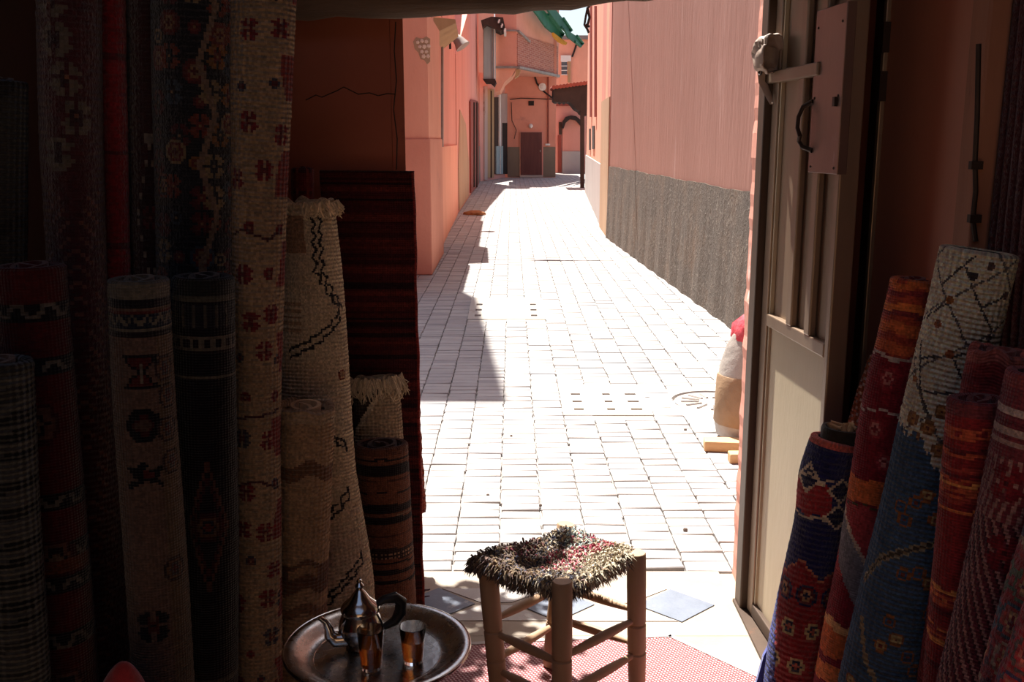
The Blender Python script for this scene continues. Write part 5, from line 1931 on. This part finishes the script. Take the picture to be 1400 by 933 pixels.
def f_zig(S, L, Lt, r):
    a = blank(S, (222, 198, 164))
    K_ = (40, 32, 34)
    for pts in ([(.018, .03), (.016, .10), (.016, .18), (.05, .24), (.095, .29)], [(.095, .29), (.05, .33), (-.01, .37), (-.08, .40)],
                [(-.03, .56), (.05, .64), (.10, .67)], [(.10, .80), (.06, .84), (.0, .88), (-.06, .90)], [(-.01, 1.12), (.05, 1.07), (.10, 1.03), (.13, 1.0)]):
        p2 = []
        for (s0, l0), (s1, l1) in zip(pts[:-1], pts[1:]):
            n_ = max(int(math.hypot(s1 - s0, l1 - l0) / .016), 1)
            for i in range(n_):
                t = i / n_
                p2.append((s0 + (s1 - s0) * t, l0 + (l1 - l0) * t))
        p2.append(pts[-1])
        zzp = []
        for i, (s, l) in enumerate(p2):
            zzp.append((s + (.007 if i % 2 else -.007), l))
        for off in (0, .022):
            stepline(a, S, L, [(s + off * (.9 if pts[0][0] == .018 else .2), l + off * (.1 if pts[0][0] == .018 else .9)) for s, l in zzp], .0065, K_, .0042)
    stamp(a, S, L, .09, .47, SMALL, .006, {'a': (140, 70, 50), 'b': (190, 150, 110), 'c': (120, 60, 50)})
    put(a, (S < -.01) & (L > .03) & (L < .13), (178, 136, 104))
    for k in range(5):
        put(a, (S < -.03) & (np.abs(L - .27 - .018 * k) < .004), (186, 150, 116))
    return a


roll('cream wool rug with black stepped zigzags spreading out towards the floor', [(419, 278, 74), (424, 370, 84), (426, 450, 92), (432, 650, 112), (444, 790, 132)], 2.72, f_zig, 'rug_coarse', .0048, inner=(206, 190, 160), group=GL, seed=30, dk=.62, turns=1.4, fringe=(70, .035, -1.5, 1.6, (222, 196, 160)), rimwave=.012, dent=.03)


def f_tan(S, L, Lt, r):
    a = blank(S, (200, 158, 116))
    w = .012 * np.sin(S * 32 + 1) + .006 * np.sin(S * 75)
    put(a, (L + w > .14) & (L + w < .18), (132, 88, 60))
    put(a, (L + w > .41) & (L + w < .49), (122, 80, 56))
    put(a, (L + w > .425) & (L + w < .45) & (S > -.03) & (S < .05), (190, 146, 104))
    put(a, (L + w > .53) & (L + w < .56), (150, 104, 74))
    put(a, L < .03, (214, 178, 138))
    return a


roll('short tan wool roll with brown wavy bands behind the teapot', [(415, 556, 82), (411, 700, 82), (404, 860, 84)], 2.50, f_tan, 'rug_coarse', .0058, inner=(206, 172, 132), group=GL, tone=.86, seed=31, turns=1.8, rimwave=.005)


def f_fluffy(S, L, Lt, r):
    a = blank(S, (190, 166, 136))
    put(a, (S + L * .8 < .045) & (L > .03), (62, 46, 38))
    put(a, np.abs(S + L * .8 - .05) < .010, (214, 196, 168))
    return a


roll('shaggy cream and dark brown rug behind the striped brown roll', [(513, 518, 62), (516, 570, 66), (518, 640, 68)], 3.05, f_fluffy, 'rug_coarse', .007, inner=(190, 170, 140), group=GL, seed=32, dk=.4, turns=1.4, fringe=(150, .06, -1.5, 1.6, (206, 186, 156)), rimwave=.006)


def f_brown(S, L, Lt, r):
    a = blank(S, (132, 82, 58))
    K_ = (36, 28, 30)
    bands(a, L + .004 * np.cos(S * 14), [(0, .02, (110, 68, 50)), (.03, .036, K_), (.05, .085, K_), (.095, .10, (90, 56, 44)), (.135, .14, K_), (.175, .20, K_), (.205, .21, (150, 120, 96)), (.215, .235, K_), (.27, .275, (96, 60, 46)), (.315, .35, (60, 44, 40)), (.36, .366, K_), (.385, .40, K_), (.42, .43, K_)])
    put(a, (L > .32) & (L < .345) & (np.mod(S, .014) < .007) & (np.mod(L, .012) < .006), (190, 150, 116))
    return a


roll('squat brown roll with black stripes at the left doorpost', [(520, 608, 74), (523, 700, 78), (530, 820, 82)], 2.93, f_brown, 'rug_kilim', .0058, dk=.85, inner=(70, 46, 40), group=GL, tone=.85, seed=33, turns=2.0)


def f_smallred(S, L, Lt, r):
    a = blank(S, (104, 32, 32))
    put(a, np.mod(L, .06) < .012, (70, 30, 34))
    put(a, np.mod(S + .2, .03) < .008, (130, 56, 46))
    return a


roll('small red roll peeping between the cream rugs and the left wall', [(413, 232, 34), (414, 320, 34), (416, 420, 34)], 3.08, f_smallred, 'rug_kilim', .009, inner=(70, 30, 30), group=GL, seed=34, dk=.7)


def sheet(label, name, P00, P01, P10, P11, fn, mat, k, wave=.006, th=.012, seed=0, bow=0.0):
    """hanging rug: corners top-left, top-right, bottom-left, bottom-right"""
    P00, P01, P10, P11 = [np.array(p) for p in (P00, P01, P10, P11)]
    Wd, Hd = np.linalg.norm(P01 - P00), np.linalg.norm(P10 - P00)
    nu, nv_ = max(int(Wd / k), 4), max(int(Hd / k), 4)
    U, Vv = np.meshgrid(np.linspace(0, 1, nu + 1), np.linspace(0, 1, nv_ + 1))
    P = (P00 * ((1 - U) * (1 - Vv))[..., None] + P01 * (U * (1 - Vv))[..., None] + P10 * ((1 - U) * Vv)[..., None] + P11 * (U * Vv)[..., None])
    rg = np.random.default_rng(seed)
    q = rg.uniform(0, 6, 4)
    P[..., 1] += wave * np.sin(U * 7 + q[0]) * (.3 + Vv) + wave * .6 * np.sin(Vv * 9 + q[1] + 3 * U) + bow * U * U
    P[..., 0] += .0015 * np.sin(Vv * 23 + q[2]) + .001 * np.sin(Vv * 61 + q[3])
    S, L = U * Wd, Vv * Hd
    col = fn((S[:-1, :-1] + S[1:, 1:]) / 2, (L[:-1, :-1] + L[1:, 1:]) / 2, Hd, Wd) * rg.uniform(.85, 1.1, (nv_, nu))[..., None] / 255.
    c = (P10 + P11) / 2
    t = thing(name, (float(c[0]), float(c[1]), 0.0), label, 'rug', GL)
    o = grid_obj('pile', P, mat, t, col, np.stack([S, L], -1))
    sd = o.modifiers.new('thick', 'SOLIDIFY')
    sd.thickness = th
    sd.offset = 0
    return t


def f_darkstripe(S, L, Lt, r):
    a = blank(S, (84, 30, 28))
    rg = np.random.default_rng(3)
    l0 = 0
    while l0 < Lt:
        w = rg.uniform(.004, .02)
        put(a, (L > l0) & (L < l0 + w), [(60, 20, 22), (104, 40, 34), (40, 18, 22), (74, 26, 30)][rg.integers(0, 4)])
        l0 += w + rg.uniform(.0, .016)
    put(a, S > r - .006, (140, 50, 44))
    return a


YN = 3.10
tl, tr_ = PD(438, 233, YN), PD(567, 234, YN)
sheet('wide dark red finely striped rug standing flat against the left doorpost', 'flat_rug', tl, tr_, (tl.x, YN, .005), (tr_.x + .005, YN, .005), f_darkstripe, 'rug_kilim', .007, wave=.004, th=.02, seed=3)


def f_rust(S, L, Lt, r):
    a = blank(S, (150, 74, 54))
    put(a, np.mod(L, .05) < .014, (110, 50, 44))
    return a


tl, tr_ = PD(556, 545, 3.56), PD(573, 545, 3.56)
bl_, br2 = PD(556, 708, 3.56), PD(582, 700, 3.56)
sheet('narrow rust rug hanging just outside the left doorpost', 'flat_rug', tl, tr_, bl_, br2, f_rust, 'rug_kilim', .006, wave=.004, th=.014, seed=4)

# frayed purple cloth at the foot of the striped brown roll
fc = PZ(563, 833)
ft = thing('frayed_cloth', (fc.x, fc.y, 0), 'tangle of dark purple fringe at the foot of the striped brown roll', 'cloth')
fr_ = MB(); cf = []
rf = random.Random(2)
for k in range(60):
    p = Vector((fc.x + rf.uniform(-.04, .03), fc.y + rf.uniform(-.03, .05), rf.uniform(.005, .05)))
    pa = [p]
    for _ in range(4):
        pa.append(pa[-1] + Vector((rf.uniform(-.022, .022), rf.uniform(-.02, .02), rf.uniform(-.014, .012))))
    for q in pa:
        q.z = max(q.z, .004)
    n0 = len(fr_.f)
    fr_.tube(pa, [.004, .004, .0035, .003, .002], 5)
    cf += [np.array(rf.choice([(70, 50, 66), (90, 66, 80), (50, 40, 56)])) / 255.] * (len(fr_.f) - n0)
tag(obj('strands', fr_, 'wool', ft, True, cols=cf), kind='stuff')

# red crumpled cloth at the bottom left
p = PD(160, 905, 1.75)
mbx = MB()
n = 40
vv = []
for i in range(n + 1):
    for j in range(n + 1):
        u, v = i / n, j / n
        x = p.x - .12 + .26 * u
        y = 1.60 + .24 * v
        z = p.z * math.sin(math.pi * min(max(u, .0), 1)) ** .5 * (math.sin(math.pi * v) ** .5) + .02 * math.sin(9 * u + 4 * v) * math.sin(math.pi * u) * math.sin(math.pi * v) + .004
        vv.append((x, y, max(z, .004)))
mbx.add(vv, [(i * (n + 1) + j, (i + 1) * (n + 1) + j, (i + 1) * (n + 1) + j + 1, i * (n + 1) + j + 1) for i in range(n) for j in range(n)])
o = obj('heaped_cloth', mbx, 'wool', None, True, cols=[np.array((150, 44, 44)) / 255.] * len(mbx.f))
tag(o, 'heap of red cloth at the foot of the pink motif roll', 'cloth')
o.modifiers.new('thick', 'SOLIDIFY').thickness = .006
